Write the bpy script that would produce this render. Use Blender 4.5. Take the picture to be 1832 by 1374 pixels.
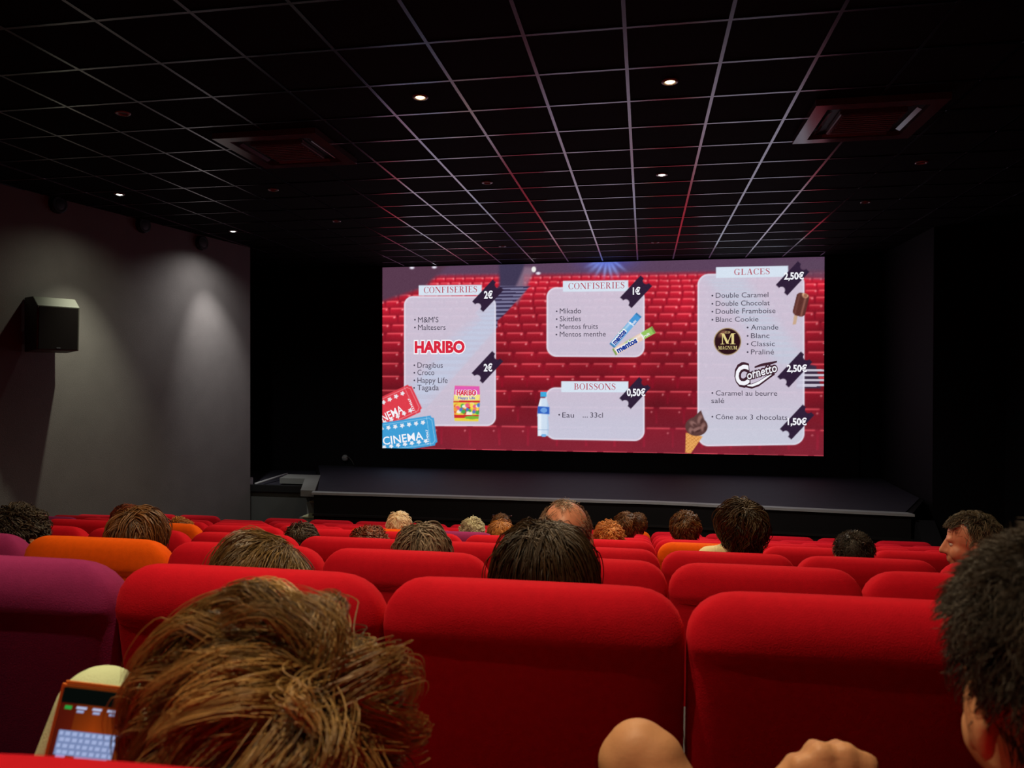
import bpy, bmesh, math, random
import numpy as np
from mathutils import Vector, Matrix

for o in list(bpy.data.objects):
    bpy.data.objects.remove(o, do_unlink=True)
scene = bpy.context.scene
COL = scene.collection
RNG = np.random.default_rng(7)
random.seed(7)

# ------------------------------------------------------------------ camera
FPX = 1357.9                       # focal length in pixels of the 1832 px wide frame
YAW, PITCH, ROLL = math.radians(9.875), math.radians(-0.415), math.radians(0.1)
_f = Vector((-math.sin(YAW)*math.cos(PITCH), math.cos(YAW)*math.cos(PITCH), math.sin(PITCH)))
_r0 = Vector((math.cos(YAW), math.sin(YAW), 0)); _u0 = _r0.cross(_f)
_r = _r0*math.cos(ROLL) + _u0*math.sin(ROLL); _u = _u0*math.cos(ROLL) - _r0*math.sin(ROLL)
cam_d = bpy.data.cameras.new('camera'); cam = bpy.data.objects.new('camera', cam_d); COL.objects.link(cam)
cam_d.sensor_width = 36.0; cam_d.lens = 36.0*FPX/1832.0; cam_d.clip_start = 0.02; cam_d.clip_end = 100
cam.matrix_world = Matrix(((_r.x, _u.x, -_f.x, 0), (_r.y, _u.y, -_f.y, 0), (_r.z, _u.z, -_f.z, 0), (0, 0, 0, 1)))
scene.camera = cam
cam_d.dof.use_dof = True; cam_d.dof.focus_distance = 7.5; cam_d.dof.aperture_fstop = 9.5   # sharp on the screen, soft close by
# ------------------------------------------------------------------ world and exposure
world = bpy.data.worlds.new('world'); scene.world = world; world.use_nodes = True
world.node_tree.nodes['Background'].inputs[0].default_value = (0.0, 0.0, 0.0, 1)
world.node_tree.nodes['Background'].inputs[1].default_value = 0.0
scene.view_settings.view_transform = 'Standard'; scene.view_settings.look = 'None'
scene.view_settings.exposure = 0.0; scene.view_settings.gamma = 1.0
scene.view_settings.use_curve_mapping = False
# light strengths (used by the downlight builder below)
WARM, WHITE = (1.0, 0.74, 0.45), (0.98, 1.0, 0.95)
P_WARM, P_WHITE, P_WALL = 185.0, 290.0, 270.0

# ------------------------------------------------------------------ measuring helpers: where a sight line meets a plane of the room
def ray(x, y): return _f + _r*((x-916)/FPX) - _u*((y-687)/FPX)
def aty(x, y, Y): d = ray(x, y); return d*(Y/d.y)
def atz(x, y, Z): d = ray(x, y); return d*(Z/d.z)
def atx(x, y, X): d = ray(x, y); return d*(X/d.x)

def lin(c):
    return tuple(((v/255)/12.92 if v/255 <= 0.04045 else ((v/255+0.055)/1.055)**2.4) for v in c)

# ------------------------------------------------------------------ materials
def new_mat(name):
    m = bpy.data.materials.new(name); m.use_nodes = True
    nt = m.node_tree; return m, nt, nt.nodes['Principled BSDF']
def mat(name, rgb, rough=0.6, spec=0.5, metal=0.0, var=0.0, vscale=8.0, bump=0.0, bscale=200.0, sheen=0.0):
    m, nt, b = new_mat(name)
    c = lin(rgb); b.inputs['Base Color'].default_value = (*c, 1)
    b.inputs['Roughness'].default_value = rough; b.inputs['Metallic'].default_value = metal
    b.inputs['Specular IOR Level'].default_value = spec
    if sheen:
        b.inputs['Sheen Weight'].default_value = sheen; b.inputs['Sheen Roughness'].default_value = 0.5
        b.inputs['Sheen Tint'].default_value = (*[min(1, v*1.5+0.05) for v in c], 1)
    if var or bump:
        tc = nt.nodes.new('ShaderNodeTexCoord')
    if var:
        n = nt.nodes.new('ShaderNodeTexNoise'); n.inputs['Scale'].default_value = vscale; n.inputs['Detail'].default_value = 6
        nt.links.new(tc.outputs['Object'], n.inputs['Vector'])
        r = nt.nodes.new('ShaderNodeValToRGB')
        r.color_ramp.elements[0].position = 0.3; r.color_ramp.elements[1].position = 0.7
        r.color_ramp.elements[0].color = (*[v*(1-var) for v in c], 1)
        r.color_ramp.elements[1].color = (*[min(1, v*(1+var)) for v in c], 1)
        nt.links.new(n.outputs['Fac'], r.inputs['Fac']); nt.links.new(r.outputs['Color'], b.inputs['Base Color'])
    if bump:
        n2 = nt.nodes.new('ShaderNodeTexNoise'); n2.inputs['Scale'].default_value = bscale; n2.inputs['Detail'].default_value = 3
        nt.links.new(tc.outputs['Object'], n2.inputs['Vector'])
        bp = nt.nodes.new('ShaderNodeBump'); bp.inputs['Strength'].default_value = bump; bp.inputs['Distance'].default_value = 0.004
        nt.links.new(n2.outputs['Fac'], bp.inputs['Height']); nt.links.new(bp.outputs['Normal'], b.inputs['Normal'])
    return m
def emit(name, rgb, strength=1.0):
    m, nt, b = new_mat(name)
    b.inputs['Base Color'].default_value = (0, 0, 0, 1); b.inputs['Roughness'].default_value = 0.9; b.inputs['Specular IOR Level'].default_value = 0
    b.inputs['Emission Color'].default_value = (*lin(rgb), 1); b.inputs['Emission Strength'].default_value = strength
    return m
def emit_attr(name, strength=1.0):
    m, nt, b = new_mat(name)
    b.inputs['Base Color'].default_value = (0, 0, 0, 1); b.inputs['Roughness'].default_value = 0.9; b.inputs['Specular IOR Level'].default_value = 0
    a = nt.nodes.new('ShaderNodeAttribute'); a.attribute_name = 'picture'
    nt.links.new(a.outputs['Color'], b.inputs['Emission Color']); b.inputs['Emission Strength'].default_value = strength
    return m
def hair_mat(name, dark, light, rough=0.38, spec=0.4):
    m, nt, b = new_mat(name)
    a = nt.nodes.new('ShaderNodeAttribute'); a.attribute_name = 'tint'
    r = nt.nodes.new('ShaderNodeValToRGB')
    r.color_ramp.elements[0].position = 0.15; r.color_ramp.elements[1].position = 0.9
    r.color_ramp.elements[0].color = (*lin(dark), 1); r.color_ramp.elements[1].color = (*lin(light), 1)
    nt.links.new(a.outputs['Fac'], r.inputs['Fac']); nt.links.new(r.outputs['Color'], b.inputs['Base Color'])
    b.inputs['Roughness'].default_value = rough; b.inputs['Specular IOR Level'].default_value = spec
    return m

M = {
 'tile': mat('black_ceiling_tile', (13, 10, 11), 0.9, 0.08, var=0.15, vscale=5, bump=0.15, bscale=150),
 'runner': mat('grey_metal_runner', (146, 142, 152), 0.23, 0.5, metal=1.0),
 'ceilslab': mat('black_slab', (12, 11, 12), 0.9, 0.1),
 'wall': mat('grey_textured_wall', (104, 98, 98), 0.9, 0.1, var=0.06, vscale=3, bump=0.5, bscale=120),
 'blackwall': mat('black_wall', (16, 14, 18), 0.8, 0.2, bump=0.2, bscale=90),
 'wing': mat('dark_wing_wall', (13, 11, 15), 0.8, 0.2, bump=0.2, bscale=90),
 'carpet': mat('dark_carpet', (26, 22, 24), 0.95, 0.1, var=0.2, vscale=40, bump=0.4, bscale=300),
 'stage': mat('dark_stage_floor', (46, 44, 54), 0.7, 0.2, var=0.1, vscale=6, bump=0.1, bscale=60),
 'stagefront': mat('black_stage_front', (14, 12, 13), 0.7, 0.2),
 'nosing': mat('grey_nosing', (150, 150, 152), 0.6, 0.3, metal=0.0, var=0.08, vscale=6),
 'greyblock': mat('dark_grey_block', (70, 70, 68), 0.8, 0.2, var=0.06, vscale=4),
 'kerb': mat('grey_kerb', (118, 118, 116), 0.8, 0.2, var=0.06, vscale=4),
 'tread': mat('pale_step_tread', (188, 184, 150), 0.7, 0.3, var=0.15, vscale=12),
 'red': mat('red_seat_fabric', (202, 16, 38), 0.85, 0.12, var=0.05, vscale=60, bump=0.25, bscale=420, sheen=0.25),
 'orange': mat('orange_seat_fabric', (232, 92, 6), 0.85, 0.12, var=0.05, vscale=60, bump=0.25, bscale=420, sheen=0.2),
 'purple': mat('purple_seat_fabric', (142, 42, 98), 0.85, 0.12, var=0.05, vscale=60, bump=0.25, bscale=420, sheen=0.25),
 'black': mat('black_plastic', (18, 18, 19), 0.5, 0.4),
 'blackmetal': mat('black_metal', (12, 12, 13), 0.5, 0.3),
 'speaker': mat('speaker_cabinet', (72, 70, 64), 0.6, 0.4, bump=0.1, bscale=80),
 'grille': mat('speaker_grille', (24, 17, 18), 0.9, 0.1, bump=0.6, bscale=500),
 'whiteplastic': mat('off_white_plastic', (84, 82, 90), 0.14, 0.9),
 'dim': mat('unlit_lamp', (60, 56, 54), 0.4, 0.5),
 'ring': mat('downlight_ring', (130, 128, 130), 0.2, 0.8),
 'warmbulb': emit('warm_bulb', (255, 214, 150), 14),
 'whitebulb': emit('white_bulb', (250, 252, 240), 10),
 'skin': mat('skin_tan', (204, 152, 112), 0.5, 0.35, var=0.05, vscale=30, bump=0.08, bscale=250),
 'skinpink': mat('skin_pink', (206, 140, 112), 0.42, 0.45, var=0.08, vscale=22, bump=0.06, bscale=250),
 'dark': mat('dark_cloth', (34, 34, 40), 0.9, 0.1, bump=0.3, bscale=350),
 'navy': mat('navy_cloth', (30, 36, 56), 0.9, 0.1, bump=0.3, bscale=350),
 'beige': mat('beige_cloth', (226, 214, 168), 0.9, 0.1, var=0.06, vscale=20, bump=0.4, bscale=300),
 'mint': mat('mint_cloth', (206, 226, 186), 0.85, 0.1, bump=0.2, bscale=350),
 'greycloth': mat('grey_cloth', (96, 94, 96), 0.9, 0.1, bump=0.3, bscale=350),
 'jeans': mat('denim', (44, 54, 78), 0.9, 0.1, bump=0.3, bscale=350),
 'shoe': mat('dark_shoe', (24, 22, 22), 0.5, 0.3),
 'eyewhite': mat('eye_white', (225, 222, 215), 0.2, 0.5), 'iris': mat('eye_iris', (40, 26, 18), 0.2, 0.5),
 'casecopper': mat('orange_phone_case', (224, 132, 58), 0.4, 0.5),
 'glass': mat('spectacle_metal', (120, 110, 110), 0.2, 0.6, metal=1.0),
 'gold': mat('earring_metal', (220, 210, 190), 0.2, 0.6, metal=1.0),
}

# ------------------------------------------------------------------ object helpers
def link(name, me, m=None, parent=None):
    o = bpy.data.objects.new(name, me); COL.objects.link(o)
    if m is not None and me is not None and not me.materials: me.materials.append(m)
    if parent is not None: o.parent = parent
    return o
def tag(o, label=None, cat=None, group=None, kind=None):
    if label: o['label'] = label
    if cat: o['category'] = cat
    if group: o['group'] = group
    if kind: o['kind'] = kind
    return o
def empty(name, loc=(0, 0, 0), label=None, cat=None, group=None):
    o = bpy.data.objects.new(name, None); COL.objects.link(o); o.location = loc; o.empty_display_size = 0.1
    return tag(o, label, cat, group)
def mesh_from(verts, faces, name='mesh', smooth=False):
    me = bpy.data.meshes.new(name); me.from_pydata([tuple(v) for v in verts], [], faces); me.update()
    if smooth: me.polygons.foreach_set('use_smooth', [True]*len(me.polygons))
    return me
def bm_mesh(bm, name='mesh', smooth=False):
    bmesh.ops.recalc_face_normals(bm, faces=bm.faces)
    me = bpy.data.meshes.new(name); bm.to_mesh(me); bm.free()
    if smooth: me.polygons.foreach_set('use_smooth', [True]*len(me.polygons))
    return me
def box(bm, x0, x1, y0, y1, z0, z1, bevel=0.0):
    r = bmesh.ops.create_cube(bm, size=1.0)
    for v in r['verts']:
        v.co = Vector((x0+(v.co.x+.5)*(x1-x0), y0+(v.co.y+.5)*(y1-y0), z0+(v.co.z+.5)*(z1-z0)))
    if bevel:
        es = list({e for v in r['verts'] for e in v.link_edges})
        bmesh.ops.bevel(bm, geom=es, offset=bevel, segments=2, affect='EDGES')
    return bm
def box_me(x0, x1, y0, y1, z0, z1, bevel=0.0):
    return bm_mesh(box(bmesh.new(), x0, x1, y0, y1, z0, z1, bevel))
def prism_me(poly, z0, z1):
    n = len(poly)
    v = [(p[0], p[1], z0) for p in poly] + [(p[0], p[1], z1) for p in poly]
    f = [tuple(range(n-1, -1, -1)), tuple(range(n, 2*n))] + [(i, (i+1) % n, n+(i+1) % n, n+i) for i in range(n)]
    bm = bmesh.new(); me = mesh_from(v, f); bm.from_mesh(me); bpy.data.meshes.remove(me)
    return bm_mesh(bm)
def lathe_me(prof, n=28, smooth=True):
    v = []; f = []
    for r, z in prof:
        for i in range(n):
            a = 2*math.pi*i/n; v.append((r*math.cos(a), r*math.sin(a), z))
    for k in range(len(prof)-1):
        for i in range(n):
            j = (i+1) % n; f.append((k*n+i, k*n+j, (k+1)*n+j, (k+1)*n+i))
    f.append(tuple(range(n-1, -1, -1))); f.append(tuple((len(prof)-1)*n+i for i in range(n)))
    bm = bmesh.new(); me = mesh_from(v, f); bm.from_mesh(me); bpy.data.meshes.remove(me)
    return bm_mesh(bm, smooth=smooth)
def tube_me(pts, r, n=8):
    v = []; f = []
    pts = [Vector(p) for p in pts]
    for k, p in enumerate(pts):
        t = (pts[min(k+1, len(pts)-1)]-pts[max(k-1, 0)]).normalized()
        a = t.orthogonal().normalized() if k == 0 else (a - t*a.dot(t)).normalized()
        b = t.cross(a)
        rr = r[k] if hasattr(r, '__len__') else r
        for i in range(n):
            w = 2*math.pi*i/n; v.append(p + a*(rr*math.cos(w)) + b*(rr*math.sin(w)))
    for k in range(len(pts)-1):
        for i in range(n):
            j = (i+1) % n; f.append((k*n+i, k*n+j, (k+1)*n+j, (k+1)*n+i))
    f.append(tuple(range(n-1, -1, -1))); f.append(tuple((len(pts)-1)*n+i for i in range(n)))
    return mesh_from(v, f, smooth=True)

ORD = ['first', 'second', 'third', 'fourth', 'fifth', 'sixth', 'seventh', 'eighth', 'ninth', 'tenth', 'eleventh', 'twelfth', 'thirteenth', 'fourteenth', 'fifteenth', 'sixteenth', 'seventeenth', 'eighteenth']

# ================================================================== ROOM
H = 2.055                                # ceiling above eye level
NROW = 9
ROWY = [.38+.97*n for n in range(NROW)]
ROWZ = [-.224, -.367, -.55, -.73, -.90, -1.087, -1.272, -1.455, -1.615]   # height of each row's seat tops
SEATH = 1.03
FLOORZ = [z-SEATH for z in ROWZ]
ZF = FLOORZ[-1]                          # floor in front of the stage
ZS = -1.65                               # stage floor
GX, GY = -1.9185, 4.5076                 # ceiling grid origin
XL0, XR0 = -6.15, 4.75                   # side walls at Y = 11.1, splayed towards the back
SPL = 0.147
def xl(Y): return XL0 - (11.1-Y)*SPL
def xr(Y): return XR0 + (11.1-Y)*SPL

# floor: terraces
bm = bmesh.new()
YB = -2.6
tiers = [(YB, ROWY[0]-.97+.55, FLOORZ[0]+.183)]
for n in range(NROW):
    y0 = ROWY[n]-.42 if n else ROWY[0]-.42
    y1 = ROWY[n+1]-.42 if n < NROW-1 else 13.6
    tiers.append((y0, y1, FLOORZ[n]))
tiers[0] = (YB, ROWY[0]-.42, FLOORZ[0]+.183)
for y0, y1, z in tiers:
    box(bm, -8.6, 7.4, y0, y1, ZF-.3, z)
tag(link('floor', bm_mesh(bm), M['carpet']), 'dark carpeted stepped auditorium floor under the seat rows', kind='structure')
# side walls, built as slabs with thickness
def wall_slab(name, p0, p1, thick, z0, z1, m, label):
    d = (Vector(p1)-Vector(p0)); nrm = Vector((-d.y, d.x)).normalized()*thick
    poly = [p0, p1, (p1[0]+nrm.x, p1[1]+nrm.y), (p0[0]+nrm.x, p0[1]+nrm.y)]
    return tag(link(name, prism_me(poly, z0, z1), m), label, kind='structure')
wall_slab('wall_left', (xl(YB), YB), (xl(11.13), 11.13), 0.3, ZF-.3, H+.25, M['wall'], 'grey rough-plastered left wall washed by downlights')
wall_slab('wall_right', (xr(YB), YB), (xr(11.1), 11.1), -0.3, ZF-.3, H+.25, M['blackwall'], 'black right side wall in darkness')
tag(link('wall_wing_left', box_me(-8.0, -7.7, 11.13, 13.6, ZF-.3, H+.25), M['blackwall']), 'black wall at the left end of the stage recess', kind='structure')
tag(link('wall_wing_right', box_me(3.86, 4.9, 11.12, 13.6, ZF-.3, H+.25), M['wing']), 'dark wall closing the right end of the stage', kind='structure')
tag(link('wall_back_of_stage', box_me(-8.0, 5.2, 13.46, 13.75, ZF-.3, H+.25), M['blackwall']), 'black wall behind the stage carrying the screen', kind='structure')
tag(link('wall_rear', box_me(-8.8, 7.6, YB-.25, YB, ZF-.3, H+.25), M['blackwall']), 'black rear wall behind the camera', kind='structure')

# ceiling: slab, tiles, runners
ceil = tag(link('ceiling', box_me(-8.8, 7.6, YB-.2, 13.7, H+.035, H+.25), M['ceilslab']), 'black suspended ceiling of square tiles in a grey metal grid', kind='structure')
tile_me = box_me(-.291, .291, -.291, .291, 0.006, 0.03, 0.004); tile_me.materials.append(M['tile'])
K0, K1, R0, R1 = -9, 14, -12, 14           # whole grid
cells = []
for k in range(K0, K1):
    for r in range(R0, R1+1):
        cx, cy = GX+.6*(k+.5), GY+.6*(r+.5)
        if cy > 13.35 or cx < xl(cy)-.35 and cy < 11 or cx > xr(cy)+.35: continue
        cells.append((cx, cy))
def seen(c):
    d = Vector((c[0], c[1], H)); dep = d.dot(_f)
    if dep < 0.5: return False
    px = 916+FPX*d.dot(_r)/dep; py = 687-FPX*d.dot(_u)/dep
    return -40 < px < 1880 and py > -60
vis = sorted([c for c in cells if seen(c)], key=lambda c: c[0]**2*0.6+(c[1]*.55)**2)
for c in vis[:290]:
    o = bpy.data.objects.new('ceiling_tile', tile_me); COL.objects.link(o); o.parent = ceil; o.location = (c[0], c[1], H)
rest = vis[290:] + [c for c in cells if not seen(c)]
bm = bmesh.new()
for c in rest: box(bm, c[0]-.291, c[0]+.291, c[1]-.291, c[1]+.291, H+.006, H+.03)
tag(link('ceiling_tile_field', bm_mesh(bm), M['tile'], ceil), kind='stuff')
for k in range(K0, K1+1):
    x = GX+.6*k
    link('grid_runner', box_me(x-.0115, x+.0115, -2.5, 13.4, H-.001, H+.03), M['runner'], ceil)
for r in range(R0, R1+1):
    y = GY+.6*r
    if y < 13.4: link('grid_cross_runner', box_me(-7.4, 6.4, y-.0115, y+.0115, H-.0002, H+.03), M['runner'], ceil)

# stage
sl = atz(562, 884, ZS); 
stage_poly = [(-4.66, 10.22), (0.2, 10.25), (3.2, 9.9), (3.78, 11.2), (3.86, 13.46), (-6.1, 13.46), (-5.45, 12.1)]
tag(link('stage', prism_me(stage_poly, ZF, ZS), M['stagefront']), 'low black stage below the projection screen', kind='structure')
stg = bpy.data.objects['stage']
link('stage_floor', prism_me([(-4.66, 10.34), (0.2, 10.37), (3.17, 10.02), (3.74, 11.25), (3.855, 13.455), (-6.05, 13.455), (-5.4, 12.1)], ZS, ZS+.012), M['stage'], stg)
nz = [(-4.68, 10.19), (0.2, 10.22), (3.23, 9.87), (3.19, 10.0), (0.2, 10.34), (-4.72, 10.32)]
link('stage_nosing', prism_me(nz, ZS-.015, ZS+.016), M['nosing'], stg)
link('stage_front_rail', prism_me([(-4.67, 10.195), (0.2, 10.225), (3.22, 9.88), (3.22, 9.9), (0.2, 10.245), (-4.67, 10.22)], ZS-.32, ZS-.29), M['black'], stg)
# left wing: lower landing with kerb
wing = tag(link('stage_wing_block', prism_me([(-7.7, 11.2), (-5.02, 11.2), (-5.32, 12.0), (-5.32, 13.46), (-7.7, 13.46)], ZF, -1.80), M['greyblock']), 'dark grey block closing the left side of the stage', 'block', kind='structure')
link('wing_front_band', prism_me([(-7.7, 11.17), (-5.0, 11.17), (-5.02, 11.26), (-7.7, 11.26)], -1.80, -1.70), M['black'], wing)
link('wing_floor', prism_me([(-7.7, 11.26), (-5.05, 11.26), (-5.34, 12.0), (-5.34, 13.4), (-7.7, 13.4)], -1.80, -1.745), M['stage'], wing)
kp = [(-4.72, 10.3), (-5.36, 12.02), (-5.98, 12.02), (-5.86, 11.62), (-5.46, 11.62), (-5.02, 10.62)]
link('kerb', prism_me([(-4.70, 10.34), (-5.36, 12.02), (-5.95, 12.02), (-5.86, 11.55), (-5.42, 11.55), (-4.92, 10.34)], ZS-.07, ZS+.02), M['kerb'], wing)
link('wing_handrail', tube_me([(-6.15, 11.3, -1.70), (-6.1, 12.3, -1.66)], .018), M['nosing'], wing)
link('wing_rail_post', box_me(-6.36, -6.22, 11.24, 11.36, -1.75, -1.60, .01), M['nosing'], wing)
# steps beside the stage
def steps(name, x0, x1, y0, ztop, n, label, m):
    e = empty(name, ((x0+x1)/2, y0, ZF), label, 'steps'); e['kind'] = 'structure'
    rise = (ztop-ZF)/n
    for i in range(n):
        z1 = rise*(i+1)
        link('step', box_me(-(x1-x0)/2, (x1-x0)/2, i*.26, (i+1)*.26, 0, z1-.02), M['kerb'], e)
        link('step_tread', box_me(-(x1-x0)/2+.05, (x1-x0)/2+.01, i*.26-.02, (i+1)*.26, z1-.02, z1, .005), m, e)
    return e
e = steps('stage_steps', -5.14, -4.72, 10.24, -1.90, 4, 'small grey steps with pale treads at left end of stage', M['tread'])
e2 = empty('stage_ramp', (3.32, 9.45, ZF), 'small dark grey sloping ramp panel at right end of the stage', 'ramp'); e2['kind'] = 'structure'
link('ramp_body', mesh_from([(-.12, 0, 0), (.12, 0, 0), (.12, .5, 0), (-.12, .5, 0), (-.12, .0, .70), (.10, .0, .70), (.16, .5, .93), (-.06, .5, .93)],
     [(3, 2, 1, 0), (4, 5, 6, 7), (0, 1, 5, 4), (1, 2, 6, 5), (2, 3, 7, 6), (3, 0, 4, 7)]), M['blackwall'], e2)

# ================================================================== PROJECTION SCREEN
YS = 13.38
scr = empty('projection_screen', ((-4.755+2.955)/2, YS, -1.29), 'wide cinema screen showing a red confectionery and ice cream price menu', 'screen')
SX0, SX1, SZ0, SZ1 = -4.755, 2.958, -1.288, 2.04
ox, oz = scr.location.x, scr.location.z
link('screen_panel', box_me(SX0-ox-.0, SX1-ox+.0, 0.004, .05, SZ0-oz, SZ1-oz), M['black'], scr)
bm = bmesh.new()
box(bm, SX0-ox-.55, SX0-ox, -.01, .06, SZ0-oz-.35, SZ1-oz+.01); box(bm, SX1-ox, SX1-ox+.55, -.01, .06, SZ0-oz-.35, SZ1-oz+.01)
box(bm, SX0-ox, SX1-ox, -.01, .06, SZ0-oz-.35, SZ0-oz)
link('black_masking', bm_mesh(bm), M['blackwall'], scr)
# ---- the projected picture, computed on a fine grid
NX, NZ = 640, 284
gx = np.linspace(SX0, SX1, NX); gz = np.linspace(SZ0, SZ1, NZ)
WX, WZ = np.meshgrid(gx, gz)
R_, U_, F_ = np.array(_r), np.array(_u), np.array(_f)
def pix(X, Z):
    d = X*F_[0]+YS*F_[1]+Z*F_[2]
    return 916+FPX*(X*R_[0]+YS*R_[1]+Z*R_[2])/d, 687-FPX*(X*U_[0]+YS*U_[1]+Z*U_[2])/d
PX, PY = pix(WX, WZ)
img = np.zeros((NZ, NX, 3))
def C(*c): return np.array(c, float)
def sm(e0, e1, x): t = np.clip((x-e0)/(e1-e0+1e-9), 0, 1); return t*t*(3-2*t)
def lay(mask, col):
    global img
    img = img*(1-mask[..., None]) + np.asarray(col)*mask[..., None]
def poly_mask(pts, soft=0.8):
    """signed-distance mask of a convex polygon given clockwise or not"""
    pts = [np.array(p, float) for p in pts]; c = sum(pts)/len(pts); d = np.full(PX.shape, -1e9)
    for a, b in zip(pts, pts[1:]+pts[:1]):
        n = np.array([b[1]-a[1], -(b[0]-a[0])]); n /= np.linalg.norm(n)
        if n @ (c-a) > 0: n = -n
        d = np.maximum(d, (PX-a[0])*n[0]+(PY-a[1])*n[1])
    return 1-sm(-soft, soft, d)
def ell_mask(cx, cy, rx, ry, ang=0.0, soft=0.08):
    x, y = PX-cx, PY-cy; c, s = math.cos(ang), math.sin(ang)
    q = np.hypot((x*c+y*s)/rx, (-x*s+y*c)/ry)
    return 1-sm(1-soft, 1+soft, q)
def rot_uv(cx, cy, ang):
    c, s = math.cos(ang), math.sin(ang); x, y = PX-cx, PY-cy
    return x*c+y*s, -x*s+y*c
def rrect(x0, y0, x1, y1, r, yl=0.0, yr=0.0, soft=0.8):
    # y shifts linearly from yl at x0 to yr at x1 (perspective of the photograph's measurements)
    t = (PX-x0)/(x1-x0); y = PY-(yl+(yr-yl)*t)
    dx = np.abs(PX-(x0+x1)/2)-(x1-x0)/2+r; dy = np.abs(y-(y0+y1)/2)-(y1-y0)/2+r
    d = np.hypot(np.maximum(dx, 0), np.maximum(dy, 0))+np.minimum(np.maximum(dx, dy), 0)-r
    return d
nse = RNG.normal(0, 1, (NZ, NX))
# seat rows of the pictured auditorium
tops = [484, 493, 502, 512, 523, 535, 548, 562, 578, 594, 611, 630, 650, 673, 699, 728, 764, 808, 860]
img[:] = C(150, 22, 40)
for i in range(len(tops)-1):
    t0, t1 = tops[i], tops[i+1]; w = 15+i*2.3
    yy = PY + (PX-1080)*0.0001*(PY-640)*-1
    m = (yy >= t0) & (yy < t1)
    u = ((PX-1100+(i % 2)*w*.5)/w) % 1.0; v = (yy-t0)/(t1-t0)
    col = np.empty(img.shape); bright = 1.12-0.035*i
    col[:] = C(208, 24, 46)*bright
    col *= (1-.30*v)[..., None]
    gap = (np.abs(u-.5) > .465) & (v < .8)
    col[gap] = C(128, 10, 28)
    hi = (v < (2.4/(t1-t0))) & (np.abs(u-.5) < .40)
    col[hi] = C(236, 82, 92)
    lamp = np.hypot((u-.82)*w, (yy-t0-(t1-t0)*.22)) < 1.5
    col[lamp] = C(255, 170, 170)
    corner = (v < .12) & (np.abs(u-.5) > .41)
    col[corner] = C(120, 10, 26)
    img[m] = col[m]
for _ in range(2):
    k_ = img.copy(); img[1:-1, 1:-1] = (k_[1:-1, 1:-1]*2+k_[:-2, 1:-1]+k_[2:, 1:-1]+k_[1:-1, :-2]+k_[1:-1, 2:])/6
lf = np.random.default_rng(5).normal(0, 1, (9, 18)); yi = np.linspace(0, 7.99, NZ); xi = np.linspace(0, 16.99, NX); y0_ = yi.astype(int); x0_ = xi.astype(int); fy_ = (yi-y0_)[:, None]; fx_ = (xi-x0_)[None]
lf = (lf[y0_][:, x0_]*(1-fy_)*(1-fx_)+lf[y0_+1][:, x0_]*fy_*(1-fx_)+lf[y0_][:, x0_+1]*(1-fy_)*fx_+lf[y0_+1][:, x0_+1]*fy_*fx_)
img *= (1+.10*lf)[..., None]
lay(.38*sm(690, 830, PY), C(186, 62, 88)); lay(.12+0*PY, C(200, 90, 110))
# dark wall above the seats
lay(1-sm(484, 497, PY-(PX-1080)*-.012), C(92, 66, 92))
lay(poly_mask([(680, 470), (830, 470), (806, 500), (760, 515), (720, 555), (680, 590)], 6), C(88, 58, 78))
lay(poly_mask([(893, 470), (938, 470), (936, 520), (893, 520)], 4), C(64, 56, 84))
lay(.75*poly_mask([(938, 478), (958, 478), (940, 520), (925, 545), (915, 530)], 4), C(150, 120, 140))
lay(ell_mask(955, 482, 4, 5, 0, .3), C(240, 240, 235))
for q in [(737, 479), (777, 478), (963, 489)]: lay(ell_mask(q[0], q[1], 4, 2.5, 0, .6), C(230, 225, 240))
lay(.8*poly_mask([(1380, 465), (1480, 465), (1480, 500), (1400, 495)], 6), C(92, 70, 92))
# stairs going down to the left and at the right edge
aisle = np.maximum.reduce([poly_mask([(893, 512), (948, 512), (905, 560), (878, 585), (850, 560)], 2), poly_mask([(890, 545), (890, 585), (790, 700), (735, 760), (690, 760), (760, 670)], 2)])
stripe = (np.sin((PY-515)*2*math.pi/(5.5+(PY-515)*.02)) > 0)
lay(aisle, np.where(stripe[..., None], C(120, 116, 150), C(58, 50, 82)))
lay(poly_mask([(1427, 600), (1452, 618), (1460, 655), (1478, 660), (1478, 695), (1425, 695)], 2), C(58, 44, 66))
lay(poly_mask([(1440, 655), (1478, 662), (1478, 695), (1425, 692)], 1)*(np.sin((PY-660)*2*math.pi/9) > .1), C(196, 190, 205))
# light beams
for a, wd in [(-52, 3), (-30, 3.5), (-12, 3), (8, 3), (30, 3), (48, 4), (62, 3)]:
    u_, v_ = rot_uv(1086, 458, math.radians(a)); lay(.8*np.exp(-(u_/wd)**2)*(v_ > 0)*(1-sm(18, 52, v_)), C(176, 196, 255))
lay(.75*np.exp(-((PX-1086)/46)**2-((PY-462)/20)**2), C(72, 92, 210))
# ---- white menu cards (slightly translucent), banners and price tickets
def card(x0, y0, x1, y1, yl, yr, r=20):
    global img
    d = rrect(x0, y0, x1, y1, r, yl, yr)
    edge = np.exp(-((d+1.0)/1.6)**2)
    lay((1-sm(-.8, .8, d))*.93, C(207, 203, 222)); lay(edge*.6, C(236, 234, 246))
card(723, 530, 887, 762, 0, 0, 16)
card(978, 514, 1153, 638, 0, 1, 18)
card(976, 694, 1153, 787, -1, 2, 18)
card(1248, 489, 1439, 797, 1.5, -1.5, 20)
cards = ((rrect(723, 530, 887, 762, 16) < -2) | (rrect(1248, 489, 1439, 797, 20) < -2))
lay(.22*((rrect(976, 694, 1153, 787, 18) < -2)*sm(700, 780, PY)), C(190, 215, 235))
band = poly_mask([(890, 540), (890, 585), (800, 680), (730, 745), (724, 700), (800, 610)], 10)
lay(.40*band*cards*np.where(stripe, 1, .65), C(186, 206, 232))
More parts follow.
